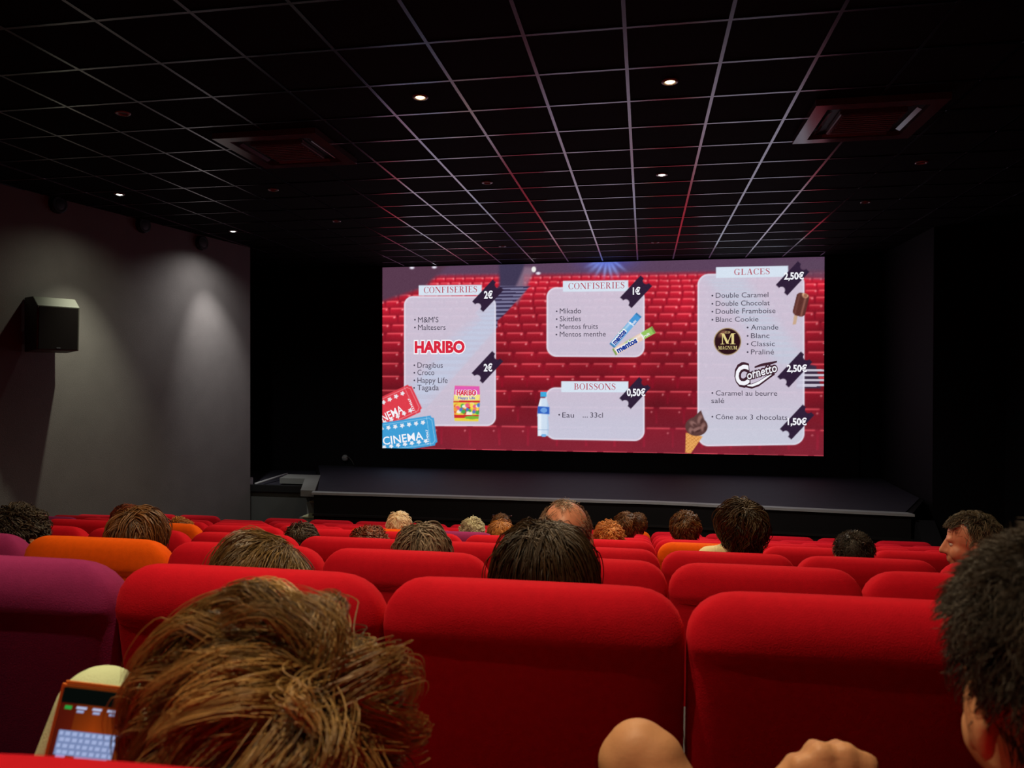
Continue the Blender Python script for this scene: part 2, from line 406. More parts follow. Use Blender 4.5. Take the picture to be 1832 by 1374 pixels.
band2 = poly_mask([(1260, 495), (1330, 495), (1439, 640), (1439, 670), (1390, 650)], 14)
lay(.35*band2*cards*np.where(stripe, 1, .7), C(182, 214, 230))
lay(.3*cards*(PX > 1248)*sm(690, 790, PY), C(196, 222, 232))
def banner(x0, y0, x1, y1, yl, yr):
    d = rrect(x0, y0, x1, y1, .5, yl, yr); lay(1-sm(-.8, .8, d), C(214, 226, 240))
banner(749, 510.5, 862, 529, 0, -1)
banner(1007, 502.5, 1124, 522, 0, -1)
banner(1004, 682, 1124, 701.5, 0, .5)
banner(1281, 477, 1410, 496.5, 1, -1.5)
def ticket(cx, cy, L=27, W=13.5, ang=-47):
    u_, v_ = rot_uv(cx, cy, math.radians(ang))
    d = np.maximum(np.abs(u_)-L, np.abs(v_)-W)
    d = np.maximum(d, 6.2-np.hypot(np.abs(u_)-L, v_))
    lay(1-sm(-.7, .7, d), C(48, 32, 56))
ticket(873, 529); ticket(872, 657); ticket(1138, 522, 27, 14); ticket(1136, 703, 26, 14); ticket(1418, 498, 29, 14); ticket(1422, 661, 31, 14); ticket(1426, 755, 30, 14)
# ---- cinema tickets
def cinema_ticket(cx, cy, L, W, ang, col):
    u_, v_ = rot_uv(cx, cy, math.radians(ang))
    d = np.maximum(np.abs(u_)-L, np.abs(v_)-W)
    for su in (-1, 1):
        for sv in (-1, 1): d = np.maximum(d, 5-np.hypot(u_-su*L, v_-sv*W))
    m = 1-sm(-.7, .7, d); lay(m, col)
    lay(m*np.exp(-((d+4)/.7)**2)*.55, col*.3+C(255, 255, 255)*.7)
    lay(m*np.exp(-((u_-L*.78)/.6)**2)*.35, C(255, 255, 255))
    for sv in (-1, 1):
        for k in range(-5, 6):
            su = k*12.5
            if abs(su) > L*.70: continue
            r_ = np.hypot(u_-su, v_-sv*W*.62); th = np.arctan2(u_-su, -(v_-sv*W*.62))
            rr = 4.4*(.52+.48*np.abs(((th*5/(2*math.pi)) % 1)-.5)*2*-1+.48)
            lay(m*(1-sm(-.4, .4, r_-np.clip(rr, 1.6, 4.4))), C(236, 236, 242))
cinema_ticket(693, 735, 58, 27, -25, C(222, 62, 76))
cinema_ticket(722, 778, 58, 27, -8.5, C(64, 158, 214))
# ---- confectionery packet
def packet():
    m = poly_mask([(809, 690), (861, 691), (859, 715), (861, 754), (808, 753), (811, 720)], .7); lay(m, C(232, 210, 70))
    lay(m*(PY < 716), C(226, 92, 178)); lay(m*poly_mask([(812, 706), (859, 706), (858, 716), (812, 716)]), C(240, 225, 120))
    lay(m*np.exp(-((PX-835)/15)**2-((PY-712)/5)**2)*.9, C(250, 236, 190))
    lay(m*(np.abs(PY-718.5) < 1.4), C(208, 40, 50))
    cols = [(214, 40, 50), (246, 236, 220), (70, 170, 80), (236, 96, 130), (80, 120, 200), (240, 150, 60), (250, 220, 90)]
    rr = np.random.default_rng(3)
    for k in range(46):
        x, y = rr.uniform(813, 857), rr.uniform(722, 741); lay(m*ell_mask(x, y, rr.uniform(2.5, 5), rr.uniform(2.5, 4), 0, .3), C(*cols[k % 7]))
    lay(m*((PY > 742) & (PY < 748)), C(206, 46, 50)); lay(m*ell_mask(845, 747, 14, 3), C(120, 180, 60))
packet()
# ---- water bottle
m = np.maximum.reduce([poly_mask([(967, 712), (977, 712), (983, 730), (962, 730)], .8), poly_mask([(962, 729), (983, 729), (983, 745), (961, 745)], .8), poly_mask([(961.5, 744), (983, 744), (982, 762), (984, 780), (962, 780)], .8)])
lay(m, C(206, 222, 240)); lay(m*np.exp(-((PX-966)/2.5)**2)*.7, C(244, 248, 252)); lay(m*np.exp(-((PX-981)/2)**2)*.5, C(150, 180, 215))
lay(poly_mask([(967, 701), (978, 701), (978, 710), (967, 710)], .6), C(62, 170, 222)); lay(poly_mask([(962, 727), (983, 728), (983, 741), (961.5, 740)], .6), C(48, 96, 190))
lay(ell_mask(973, 734, 6, 4.5), C(110, 160, 225)); lay(m*(np.abs(PY-769) < .6)*.6, C(120, 150, 190)); lay(ell_mask(973, 779, 5, 2.5), C(120, 180, 230))
# ---- mint rolls
def roll(cx, cy, L, W, ang, body, end):
    u_, v_ = rot_uv(cx, cy, math.radians(ang)); d = np.maximum(np.abs(u_)-L, np.abs(v_)-W); m = 1-sm(-.6, .6, d)
    lay(m, body); lay(m*np.exp(-((v_+W*.4)/(W*.35))**2)*.45, C(250, 252, 255)); lay(m*(u_ > L*.42), end); lay(m*(np.abs(u_) > L*.92), end*.8)
    lay(m*np.exp(-((u_+L*.2)/(L*.2))**2-((v_+W*.6)/(W*.5))**2)*.8, C(120, 190, 110)); lay(m*(np.abs(u_-L*.42) < 1.0), C(235, 240, 245))
roll(1119, 591, 37, 6, -49, C(116, 176, 226), C(70, 150, 214))
roll(1134, 610, 41, 6.5, -29.5, C(232, 200, 176), C(150, 196, 96))
# ---- round chocolate brand badge, script wordmark base, ice cream bar and cone
lay(ell_mask(1301.5, 611, 24.5, 24.5, 0, .03), C(176, 150, 104)); lay(ell_mask(1301.5, 611, 23, 23, 0, .03), C(46, 20, 26))
lay(ell_mask(1292, 597, 7, 4, -.7, .8)*.8, C(170, 120, 90)); lay(ell_mask(1301.5, 594.5, 5, 2.2, 0, .2), C(176, 150, 104)); lay(ell_mask(1301.5, 594.5, 2.5, 1.2, 0, .2), C(46, 20, 26))
u_, v_ = rot_uv(1433, 545, math.radians(14))
d = np.maximum(np.abs(u_)-11.5, np.abs(v_)-21); d = np.maximum(d, np.hypot(np.maximum(np.abs(u_)-2, 0), np.maximum(np.abs(v_)-11, 0))-10.5)
lay(poly_mask([(1421, 563), (1427, 565), (1424, 580), (1418, 581)], .7), C(200, 168, 140))
lay(1-sm(-.7, .7, d), C(92, 48, 44)); lay((1-sm(-.7, .7, d))*np.exp(-((u_-5)/2)**2)*.6, C(172, 116, 100)); lay((1-sm(-.7, .7, d))*np.exp(-((u_+7)/2)**2)*.4, C(140, 92, 84))
lay((1-sm(-.7, .7, d))*ell_mask(1441, 527, 6, 6, 0, .3), C(222, 176, 140)); lay((1-sm(-.7, .7, d))*ell_mask(1441, 529, 3.5, 3.5, 0, .4), C(160, 104, 80))
cone = poly_mask([(1227, 774), (1257, 781), (1236, 811), (1226, 810)], .8)
lay(cone, C(230, 164, 92)); wv = (np.abs(((PX*.8+PY) % 6.5)-3.2) < .6) | (np.abs(((PX*1.1-PY) % 6.5)-3.2) < .6); lay(cone*wv*.6, C(184, 112, 52))
choc = np.maximum(ell_mask(1246, 763, 20, 17, 0, .05), poly_mask([(1232, 755), (1254, 734), (1262, 755)], 1)); lay(choc, C(92, 60, 58))
for q in [(1240, 758, 7, 4, .6), (1252, 750, 4, 8, .3), (1246, 768, 9, 3, -.4), (1258, 764, 4, 7, .2), (1236, 770, 4, 5, 0)]:
    lay(choc*ell_mask(q[0], q[1], q[2], q[3], q[4], .5)*.7, C(160, 118, 112)); lay(choc*ell_mask(q[0]+3, q[1]+3, q[2]*.6, q[3]*.6, q[4], .5)*.6, C(60, 34, 34))
img += nse[..., None]*1.6
img = np.clip(img, 0, 255)
pl = np.where(img/255 <= .04045, img/255/12.92, ((img/255+.055)/1.055)**2.4)
idx = np.arange(NX*NZ).reshape(NZ, NX)
fc = np.stack([idx[:-1, :-1], idx[:-1, 1:], idx[1:, 1:], idx[1:, :-1]], -1).reshape(-1, 4)
def grid_mesh(verts, faces, cols, attr):
    me = bpy.data.meshes.new('picture'); n = len(verts)
    me.vertices.add(n); me.vertices.foreach_set('co', np.ascontiguousarray(verts, dtype=np.float32).ravel())
    nl = faces.size; nf = len(faces); k = faces.shape[1]
    me.loops.add(nl); me.polygons.add(nf)
    me.loops.foreach_set('vertex_index', faces.ravel().astype(np.int32))
    me.polygons.foreach_set('loop_start', np.arange(0, nl, k, dtype=np.int32))
    me.polygons.foreach_set('loop_total', np.full(nf, k, dtype=np.int32))
    if attr:
        if cols.ndim == 2:
            a = me.attributes.new(attr, 'FLOAT_COLOR', 'POINT'); a.data.foreach_set('color', np.c_[cols, np.ones(n)].astype(np.float32).ravel())
        else:
            a = me.attributes.new(attr, 'FLOAT', 'POINT'); a.data.foreach_set('value', cols.astype(np.float32))
    me.update(calc_edges=True); me.validate()
    return me
pv = np.stack([WX-ox, np.zeros_like(WX), WZ-oz], -1).reshape(-1, 3)
pict = link('projected_picture', grid_mesh(pv, fc, pl.reshape(-1, 3), 'picture'), emit_attr('projected_light', 1.0), scr)

# ---- lettering of the picture
T = {k: emit('print_'+k, c) for k, c in dict(grey=(72, 66, 82), red=(176, 60, 78), white=(244, 244, 250), logo_red=(216, 40, 62), blue=(30, 60, 150), gold=(226, 208, 140), brown=(62, 34, 46), greenprint=(60, 150, 90), violet=(70, 90, 190)).items()}
def text_mesh(s, offset=0.0, shear=0.0):
    cu = bpy.data.curves.new('t', 'FONT'); cu.body = s; cu.size = 1.0; cu.offset = offset; cu.shear = shear; cu.resolution_u = 3
    ob = bpy.data.objects.new('t', cu); COL.objects.link(ob)
    dg = bpy.context.evaluated_depsgraph_get(); dg.update()
    me = bpy.data.meshes.new_from_object(ob.evaluated_get(dg)); bpy.data.objects.remove(ob); bpy.data.curves.remove(cu)
    return me
_cap = None
def spt(px, py): v = aty(px, py, YS); return v.x-ox, v.z-oz
TEXT_N = [0]
def put(me, x0, yb, x1, m, cap_px=None, ang=0.0, layer=1, name='lettering', capz=None, flat=None):
    """fit a flat mesh between two measured points of the picture: x0..x1 on the baseline yb"""
    co = np.zeros(len(me.vertices)*3); me.vertices.foreach_get('co', co); co = co.reshape(-1, 3)
    u0, w0 = spt(x0, yb); pxm = (spt(x0+1, yb)[0]-u0)
    mn, mx = co[:, 0].min(), co[:, 0].max(); L = (x1-x0)*pxm
    sx = L/(mx-mn); sy = (cap_px*pxm/(capz or 0.729)) if cap_px else sx
    X = (co[:, 0]-mn)*sx; Z = co[:, 1]*sy
    a = math.radians(ang); c, s = math.cos(a), math.sin(a)
    out = np.stack([u0+X*c-Z*s, np.full(len(X), -.002-.0012*layer), w0+X*s+Z*c], -1)
    me.vertices.foreach_set('co', out.ravel()); me.update()
    TEXT_N[0] += 1
    return link(name, me, m, pict)
def line(s, x0, yb, x1, cap=8.6): put(text_mesh(s), x0, yb, x1, T['grey'], cap, layer=2, name='menu_text')
def bullets(rows):
    for x, y in rows:
        u0, w0 = spt(x, y); me = mesh_from([(u0+.016*math.cos(a*.7854), -.0045, w0+.016*math.sin(a*.7854)) for a in range(8)], [tuple(range(8))]); link('bullet', me, T['grey'], pict)
bullets([(742.5, 572), (742.5, 586), (741.5, 653.5), (741.5, 667), (741.5, 680.5), (741, 694), (996, 557), (996, 571), (996, 585), (995.5, 598.5), (1000.5, 742),
         (1274.5, 529), (1274.5, 543.5), (1274.5, 557.5), (1274.5, 572), (1337.5, 586), (1337.5, 601), (1337.5, 615.5), (1337.5, 630), (1274.5, 703), (1274.5, 745.5)])
for s, a, b, c in [("M&M'S", 748, 577, 784.5), ('Maltesers', 748, 590.5, 797), ('Dragibus', 747, 658, 792), ('Croco', 747, 671, 777), ('Happy Life', 747, 685, 800.5), ('Tagada', 746.5, 698, 785),
                   ('Mikado', 1001.5, 561, 1039.5), ('Skittles', 1001.5, 575, 1039), ('Mentos fruits', 1001.5, 589, 1069), ('Mentos menthe', 1001.5, 602.5, 1083),
                   ('Eau', 1006, 747, 1027), ('...', 1042.5, 747, 1051.5), ('33cl', 1056, 747, 1078.5),
                   ('Double Caramel', 1280.5, 533, 1373.5), ('Double Chocolat', 1280.5, 547.5, 1376), ('Double Framboise', 1280.5, 561.5, 1386), ('Blanc Cookie', 1280.5, 576, 1356),
                   ('Amande', 1343.5, 590, 1392), ('Blanc', 1343.5, 605, 1376.5), ('Classic', 1343.5, 619.5, 1386), ('Praliné', 1343.5, 634, 1384.5),
                   ('Caramel au beurre', 1280.5, 707.5, 1389), ('salé', 1272.5, 721, 1295.5), ('Cône aux 3 chocolats', 1280.5, 750, 1406.5)]:
    line(s, a, b, c, 9.8 if s != '...' else None)
for s, a, b, c, cp in [('2€', 866, 534, 881.5, 11.5), ('2€', 865.5, 664, 881, 11.5), ('1€', 1132, 527, 1145.5, 11.5), ('0,50€', 1121.5, 708, 1154.5, 11.5), ('2,50€', 1402.5, 500, 1438, 11.5), ('2,50€', 1407.5, 665, 1443.5, 11.5), ('1,50€', 1409, 760, 1443, 11.5)]:
    put(text_mesh(s, .032), a, b, c, T['white'], cp+1.6, layer=3, name='price_text')
# serif capitals, drawn as strokes
def glyph(ch):
    P = []
    def bar(x0, y0, x1, y1): P.append([(x0, y0), (x1, y0), (x1, y1), (x0, y1)])
    def diag(x0, x1, w, y0=0., y1=1.): P.append([(x0, y0), (x0+w, y0), (x1+w, y1), (x1, y1)])
    def arc(cx, cy, rx, ry, a0, a1, tmax, tmin, n=18):
        for i in range(n):
            q = []
            for a in (a0+(a1-a0)*i/n, a0+(a1-a0)*(i+1)/n):
                r = math.radians(a); t = tmin+(tmax-tmin)*abs(math.cos(r))**1.5
                q.append(((cx+rx*math.cos(r), cy+ry*math.sin(r)), (cx+(rx-t)*math.cos(r), cy+(ry-t*.9)*math.sin(r))))
            P.append([q[0][0], q[1][0], q[1][1], q[0][1]])
    S, t = .14, .045
    if ch == 'I': bar(.11, 0, .11+S, 1); bar(0, 0, .36, t); bar(0, 1-t, .36, 1); w = .36
    elif ch == 'O': arc(.4, .5, .4, .52, 0, 360, S, t, 30); w = .8
    elif ch in 'CG':
        arc(.4, .5, .4, .52, 42, 318, S, t, 26); bar(.66, .72, .70, 1.0); w = .72
        if ch == 'C': bar(.66, 0.14, .70, .24)
        else: bar(.56, .0, .56+S, .40); bar(.45, .40-t, .82, .40); w = .82
    elif ch == 'N': bar(.10, 0, .145, 1); diag(.70-.0, .06, .17); bar(.72, 0, .765, 1); bar(0, 0, .26, t); bar(0, 1-t, .2, 1); bar(.60, 1-t, .88, 1); w = .88
    elif ch in 'FEL':
        bar(.1, 0, .1+S, 1); bar(0, 0, .34, t); bar(0, 1-t, .34, 1); w = .68
        if ch in 'FE': bar(.1, 1-t, .62, 1); bar(.58, .76, .62, 1); bar(.2, .49, .44, .49+t); bar(.42, .38, .455, .64)
        if ch in 'EL': bar(.1, 0, .64, t); bar(.60, 0, .645, .27)
    elif ch == 'S':
        pts = [(.50, .80, .05), (.42, .93, .05), (.28, .985, .05), (.13, .93, .08), (.075, .79, .11), (.13, .66, .13), (.30, .54, .16), (.46, .42, .14), (.515, .27, .115), (.47, .11, .08), (.33, .015, .05), (.17, .03, .05), (.06, .18, .05)]
        for a, b in zip(pts, pts[1:]):
            d = Vector((b[0]-a[0], b[1]-a[1])).normalized(); n = Vector((-d.y, d.x))
            P.append([(a[0]+n.x*a[2]/2, a[1]+n.y*a[2]/2), (b[0]+n.x*b[2]/2, b[1]+n.y*b[2]/2), (b[0]-n.x*b[2]/2, b[1]-n.y*b[2]/2), (a[0]-n.x*a[2]/2, a[1]-n.y*a[2]/2)])
        bar(.035, 0, .07, .3); bar(.50, .72, .535, 1); w = .58
    elif ch in 'RB':
        bar(.1, 0, .1+S, 1); bar(0, 0, .34, t); bar(0, 1-t, .36, 1); arc(.34, .745, .26, .255, -90, 90, S, t, 14); bar(.2, 1-t, .36, 1); bar(.2, .49, .36, .49+t); w = .74
        if ch == 'R': diag(.56, .30, .15, 0, .5); bar(.56, 0, .78, t); w = .78
        else: arc(.36, .265, .30, .265, -90, 90, S, t, 14); bar(.1, 0, .38, t); w = .70
    elif ch == 'A': diag(.08, .36, .05); diag(.58, .33, .15); bar(.2, .32, .58, .32+t); bar(0, 0, .24, t); bar(.48, 0, .82, t); w = .82
    elif ch == 'M': bar(.10, 0, .16, 1); diag(.42, .08, .17, .05, 1); diag(.44, .74, .06, .05, 1); bar(.76, 0, .93, 1); bar(0, 0, .27, t); bar(0, 1-t, .2, 1); bar(.66, 0, 1.03, t); bar(.80, 1-t, 1.03, 1); w = 1.03
    elif ch == 'U': bar(.1, .3, .1+S, 1); arc(.4, .32, .3, .33, 180, 360, S, t, 14); bar(.655, .3, .70, 1); bar(0, 1-t, .34, 1); bar(.55, 1-t, .80, 1); w = .8
    return P, w
def serif(s, gap=.10):
    v = []; f = []; x = 0
    for ch in s:
        P, w = glyph(ch)
        for q in P:
            f.append(tuple(range(len(v), len(v)+len(q)))); v += [(x+a, b, 0) for a, b in q]
        x += w+gap
    return mesh_from(v, f)
for s, a, b, c, cp in [('CONFISERIES', 758.5, 524.5, 852.5, 10.5), ('CONFISERIES', 1017, 517.5, 1116, 11), ('BOISSONS', 1027, 697, 1100.5, 11), ('GLACES', 1313.5, 492, 1376.5, 11)]:
    put(serif(s), a, b, c, T['red'], cp, layer=2, name='title_text', capz=1.0)
def logo(s, x0, yb, x1, cap, fill, rim, off=.05, rimoff=.12, ang=0, shear=0, name='logo_text', lay0=2):
    me = text_mesh(s, off, shear)
    put(text_mesh(s, rimoff, shear), x0-1.6, yb, x1+1.6, rim, cap, ang, lay0, name)
    put(me, x0, yb, x1, fill, cap, ang, lay0+1, name)
logo('HARIBO', 742, 630.5, 830.5, 19.5, T['logo_red'], T['white'])
logo('HARIBO', 817, 707, 852, 9, T['logo_red'], T['white'], .04, .09)
put(text_mesh('Happy Life', .02), 819.5, 714, 850, T['violet'], 5, layer=3, name='logo_text')
logo('mentos', 1101, 617, 1131, 9.5, T['blue'], T['white'], .05, .10, 49)
logo('mentos', 1106, 631.5, 1146, 10, T['blue'], T['white'], .05, .10, 29.5)
put(text_mesh('mint', .02), 1133.5, 581, 1142, T['white'], 5, 49, 3, 'logo_text')
put(text_mesh('fruit', .02), 1151, 605, 1165, T['white'], 5, 29.5, 3, 'logo_text')
put(serif('M'), 1289, 616, 1315.5, T['gold'], 20, layer=2, name='logo_text', capz=1.0)
put(serif('MAGNUM', .06), 1285, 625.5, 1318.5, T['gold'], 6.5, layer=3, name='logo_text', capz=1.0)
logo('C', 1319, 690, 1346, 36, T['white'], T['brown'], .03, .13, 12, .2)
logo('ornetto', 1338, 679, 1393, 16.5, T['white'], T['brown'], .012, .12, 16.5, .2, lay0=4)
def ribbon(pts, m, layer):
    v = []; 
    for x, y, w in pts:
        v.append((x, y-w/2)); v.append((x, y+w/2))
    vv = [(*spt(*p), 0) for p in v]; vv = [(a, -.002-.0012*layer, b) for a, b, _ in vv]
    link('logo_swash', mesh_from(vv, [(2*i, 2*i+2, 2*i+3, 2*i+1) for i in range(len(pts)-1)]), m, pict)
ribbon([(1334, 690, 6), (1345, 691, 9), (1358, 686, 10), (1372, 676, 9), (1386, 668, 5)], T['brown'], 1.5)
ribbon([(1337, 689.5, 2), (1346, 689.5, 4.5), (1358, 684.5, 5.5), (1371, 675.5, 4), (1380, 670, 1.5)], T['white'], 3.6)
ribbon([(1350, 657, 3), (1362, 653, 5), (1378, 650, 5), (1390, 647, 3)], T['brown'], 1.5)
put(text_mesh('CINEMA', .012), 686, 796, 758, T['white'], 14, 8.5, 3, 'ticket_text')
put(text_mesh('NEMA', .012), 686, 755, 727, T['white'], 14, 25, 3, 'ticket_text')
put(text_mesh('1234567', .01), 768, 794, 793, T['white'], 4, 96, 3, 'ticket_text')
put(text_mesh('1234567', .01), 742, 734, 765, T['white'], 4, 113, 3, 'ticket_text')

# ================================================================== CEILING FITTINGS
ring_me = lathe_me([(.034, .012), (.036, -.004), (.047, -.007), (.057, -.004), (.059, .006), (.05, .012)], 28); ring_me.materials.append(M['ring'])
bulb_shape = [(.0005, -.010), (.014, -.009), (.026, -.004), (.033, .002), (.033, .012)]
bulb_warm = lathe_me(bulb_shape, 20); bulb_warm.materials.append(M['warmbulb'])
bulb_white = lathe_me(bulb_shape, 20); bulb_white.materials.append(M['whitebulb'])
bulb_off = lathe_me([(.0005, .006), (.02, .005), (.033, .004), (.033, .012)], 20); bulb_off.materials.append(M['dim'])
def downlight(x, y, state, label, power=None, blend=.9, size=150, aim=None, color=None, spill=None):
    e = empty('downlight', (x, y, H), label, 'downlight', 'recessed ceiling downlights')
    link('trim_ring', ring_me, None, e); link('lamp', {'warm': bulb_warm, 'white': bulb_white, 'wall': bulb_white, 'off': bulb_off}[state], None, e)
    if state != 'off':
        ld = bpy.data.lights.new('downlight_beam', 'SPOT'); ld.energy = power or {'warm': P_WARM, 'white': P_WHITE, 'wall': P_WALL}[state]
        ld.color = color or (WARM if state == 'warm' else WHITE)
        ld.spot_size = math.radians(size); ld.spot_blend = blend; ld.shadow_soft_size = .03
        lo = bpy.data.objects.new('downlight_beam', ld); COL.objects.link(lo); lo.parent = e; lo.location = (0, 0, -.02)
        if spill:                                    # wide stray light of the same lamp
            l2 = ld.copy(); l2.energy = spill; l2.spot_size = math.radians(145); l2.spot_blend = 1.0
            lo2 = bpy.data.objects.new('downlight_spill', l2); COL.objects.link(lo2); lo2.parent = e; lo2.location = (0, 0, -.02)
        if aim: lo.rotation_euler = Vector(aim).to_track_quat('-Z', 'Y').to_euler()
    return e
downlight(-1.62, 5.37, 'warm', 'lit warm downlight glowing left of the ceiling centre')
downlight(.17, 5.38, 'warm', 'lit warm downlight glowing right of the ceiling centre')
downlight(.17, 7.81, 'white', 'lit white downlight above the middle rows')
downlight(-5.80, 7.64, 'wall', 'lit white downlight above the wall loudspeaker', size=58, blend=1.0, aim=(-.24, .10, -1), color=(.95, 1.0, .74), spill=45)
downlight(-5.68, 9.82, 'wall', 'lit white downlight near the stage end of the left wall', size=54, blend=1.0, aim=(-.24, .24, -1), spill=110)
for x, y, l in [(-4.0, 5.31, 'unlit downlight in the dark ceiling left, nearest the camera'), (-4.0, 7.74, 'unlit downlight right of the lit wall downlights'), (-3.98, 9.42, 'unlit downlight left of the ceiling, nearest the screen corner'),
                (-1.63, 7.82, 'unlit downlight with pale ring in the ceiling centre'), (-2.18, 11.63, 'unlit downlight close above the left half of the screen'), (.16, 11.67, 'unlit downlight close above the middle of the screen'),
                (2.59, 7.78, 'unlit downlight right, behind the right air conditioner'), (2.53, 9.41, 'unlit downlight right, nearest the screen')]:
    downlight(x, y, 'off', l)
downlight(-.65, 3.45, 'warm', 'lit warm downlight just above the top edge of the view', power=150)
downlight(-.55, 1.02, 'warm', 'lit warm downlight high above the nearest row', power=165)
downlight(-1.62, .45, 'warm', 'lit warm downlight above the camera, left of centre', power=66)

def cassette(cx, cy, label):
    e = empty('air_conditioner', (cx, cy, H), label, 'air conditioner', 'ceiling cassettes')
    h = .46
    bm = bmesh.new()
    for s in (-1, 1):
        box(bm, *(sorted((s*h, s*(h-.10)))), -h, h, -.05, 0); box(bm, -h+.10, h-.10, *(sorted((s*h, s*(h-.10)))), -.05, 0)
    link('frame', bm_mesh(bm), M['whiteplastic'], e)
    ip = link('intake_panel', box_me(-.24, .24, -.24, .24, -.055, -.01, .008), M['whiteplastic'], e)
    bm = bmesh.new(); box(bm, -.36, .36, -.36, .36, -.012, -.002); link('duct', bm_mesh(bm), M['black'], e)
    for k in range(4):
        a = k*math.pi/2
        l = link('louvre', box_me(-.25, .25, -.018, .018, -.003, .003), M['whiteplastic'], e)
        l.location = (math.sin(a)*.315, -math.cos(a)*.315, -.035); l.rotation_euler = (math.radians(28), 0, a)
    for k in range(9):
        y = -.19+k*.0475
        link('intake_slat', box_me(-.21, .21, y-.008, y+.008, -.06, -.054), M['greycloth'], ip)
    return e
cassette(1.70, 6.35, 'square air conditioner cassette with pale frame in the ceiling, right of the lit downlights')
cassette(-3.12, 6.32, 'square air conditioner cassette in the dark left part of the ceiling')

# ================================================================== LEFT WALL FITTINGS
def on_wall(px, py):
    d = ray(px, py); t = (XL0-11.1*SPL)/(d.x-SPL*d.y); return d*t
for i, (px, py) in enumerate([(100, 366), (253, 403), (358, 435)]):
    p = on_wall(px, py)
    e = empty('wall_fitting', p + Vector((.0, 0, -.10)), ['round black wall fitting at the far left, above the loudspeaker', 'round black wall fitting between the two pools of light', 'round black wall fitting above the bright pool of light'][i], 'wall fitting', 'round fittings along the wall top')
    e.rotation_euler = (0, 0, -math.atan(SPL))
    a = link('housing', lathe_me([(.02, 0), (.10, 0), (.105, .02), (.09, .055), (.05, .065), (.001, .066)], 24), M['black'], e); a.rotation_euler = (0, math.radians(90), 0); a.location = (0, 0, .1)
    b = link('bezel', lathe_me([(.085, .05), (.1, .05), (.1, .062), (.085, .062)], 24), M['blackmetal'], e); b.rotation_euler = (0, math.radians(90), 0); b.location = (0, 0, .1)
# loudspeaker
sp = on_wall(57, 578); spk = empty('wall_loudspeaker', (sp.x+.27, sp.y+.0, .28), 'dark wooden surround loudspeaker mounted high on the grey left wall', 'loudspeaker')
bm = bmesh.new()
pl_ = [(-.13, -.26), (.17, -.24), (.17, .20), (.09, .28), (-.06, .28), (-.13, .12)]
def prism2(poly, z0, z1, top=1.0):
    n = len(poly); v = [(x, y, z0) for x, y in poly]+[(x*top, y*top, z1) for x, y in poly]
    f = [tuple(range(n-1, -1, -1)), tuple(range(n, 2*n))]+[(i, (i+1) % n, n+(i+1) % n, n+i) for i in range(n)]
    return mesh_from(v, f)
def speaker_shell(hw, d0, d1, z0, z1, ch):
    # box with a sloping chamfer along its upper front edge
    prof = [(d0, z0), (d1, z0+.02), (d1+.03, z1-ch), (d1-ch*.9, z1), (d0, z1)]
    n = len(prof); v = [(x, -hw, z) for x, z in prof]+[(x, hw, z) for x, z in prof]
    return mesh_from(v, [tuple(range(n)), tuple(range(2*n-1, n-1, -1))]+[(i, n+i, n+(i+1) % n, (i+1) % n) for i in range(n)])
c = link('cabinet', speaker_shell(.215, -.20, .12, 0, .60, .10), M['speaker'], spk)
bv = c.modifiers.new('b', 'BEVEL'); bv.width = .008; bv.segments = 2
link('grille', mesh_from([(.130, -.195, .03), (.130, .195, .03), (.158, .195, .485), (.158, -.195, .485), (.115, -.195, .03), (.115, .195, .03), (.14, .195, .485), (.14, -.195, .485)], [(0, 1, 2, 3), (7, 6, 5, 4), (0, 4, 5, 1), (1, 5, 6, 2), (2, 6, 7, 3), (3, 7, 4, 0)]), M['grille'], spk)
link('badge', box_me(.132, .136, -.02, .02, .04, .052), M['whiteplastic'], spk)
link('bracket', box_me(-.30, -.19, -.03, .03, .24, .34), M['black'], spk)
spk.rotation_euler = (0, 0, math.radians(-28))
# cable on the back wall
mb = empty('cable_outlet', (-5.5, 13.45, -1.60), 'small grey wall outlet with a loose thin cable left of the screen', 'outlet')
link('outlet_box', lathe_me([(.06, 0), (.06, .04), (.045, .06), (.001, .062)], 16), M['nosing'], mb).rotation_euler = (math.radians(90), 0, 0)
bpy.data.objects['outlet_box'].location = (0, 0, .11)
link('cable', tube_me([(0.02, -.05, .12), (.09, -.06, .13), (.15, -.06, .06), (.20, -.06, -.03), (.27, -.06, -.08), (.35, -.06, -.07), (.42, -.06, -.03)], .006, 6), M['greycloth'], mb)

# ================================================================== SEATS
def backrest_mesh():
    zs = [.30, .315, .35, .45, .60, .74, .84, .895, .915, .930, .945, .965, .985, 1.003, 1.016, 1.025, 1.030]
    NP = 40; v = []; f = []
    for z in zs:
        w = .262+.0115*min(1, (z-.3)/.3)
        if z > .945: w -= .085*(1-math.sqrt(max(0, 1-((z-.945)/.0855)**2)))
        t = .055 if z < .90 else (.054 if z < .92 else .061)
        if z > .94: t *= math.sqrt(max(.03, 1-((z-.94)/.0915)**2))
        if z < .33: w -= .02; t *= .6 if z < .31 else .9
        yc = (1.03-z)*.17
        for i in range(NP):
            a = 2*math.pi*i/NP; ca, sa = math.cos(a), math.sin(a)
            ex = .28 if z < .96 else .45
            x = w*math.copysign(abs(ca)**ex, ca); y = t*math.copysign(abs(sa)**.55, sa)
            # padded: back face bulges gently
            bul = 1+.10*(1-(x/w)**2)
            v.append((x, yc+y*bul, z))
    for k in range(len(zs)-1):
        for i in range(NP):
            j = (i+1) % NP; f.append((k*NP+i, k*NP+j, (k+1)*NP+j, (k+1)*NP+i))
    f.append(tuple(range(NP-1, -1, -1))); f.append(tuple((len(zs)-1)*NP+i for i in range(NP)))
    return mesh_from(v, f, smooth=True)
def cushion_mesh():
    bm = bmesh.new(); box(bm, -.235, .235, .10, .56, .36, .47, .045); return bm_mesh(bm, smooth=True)
seat_parts = {}
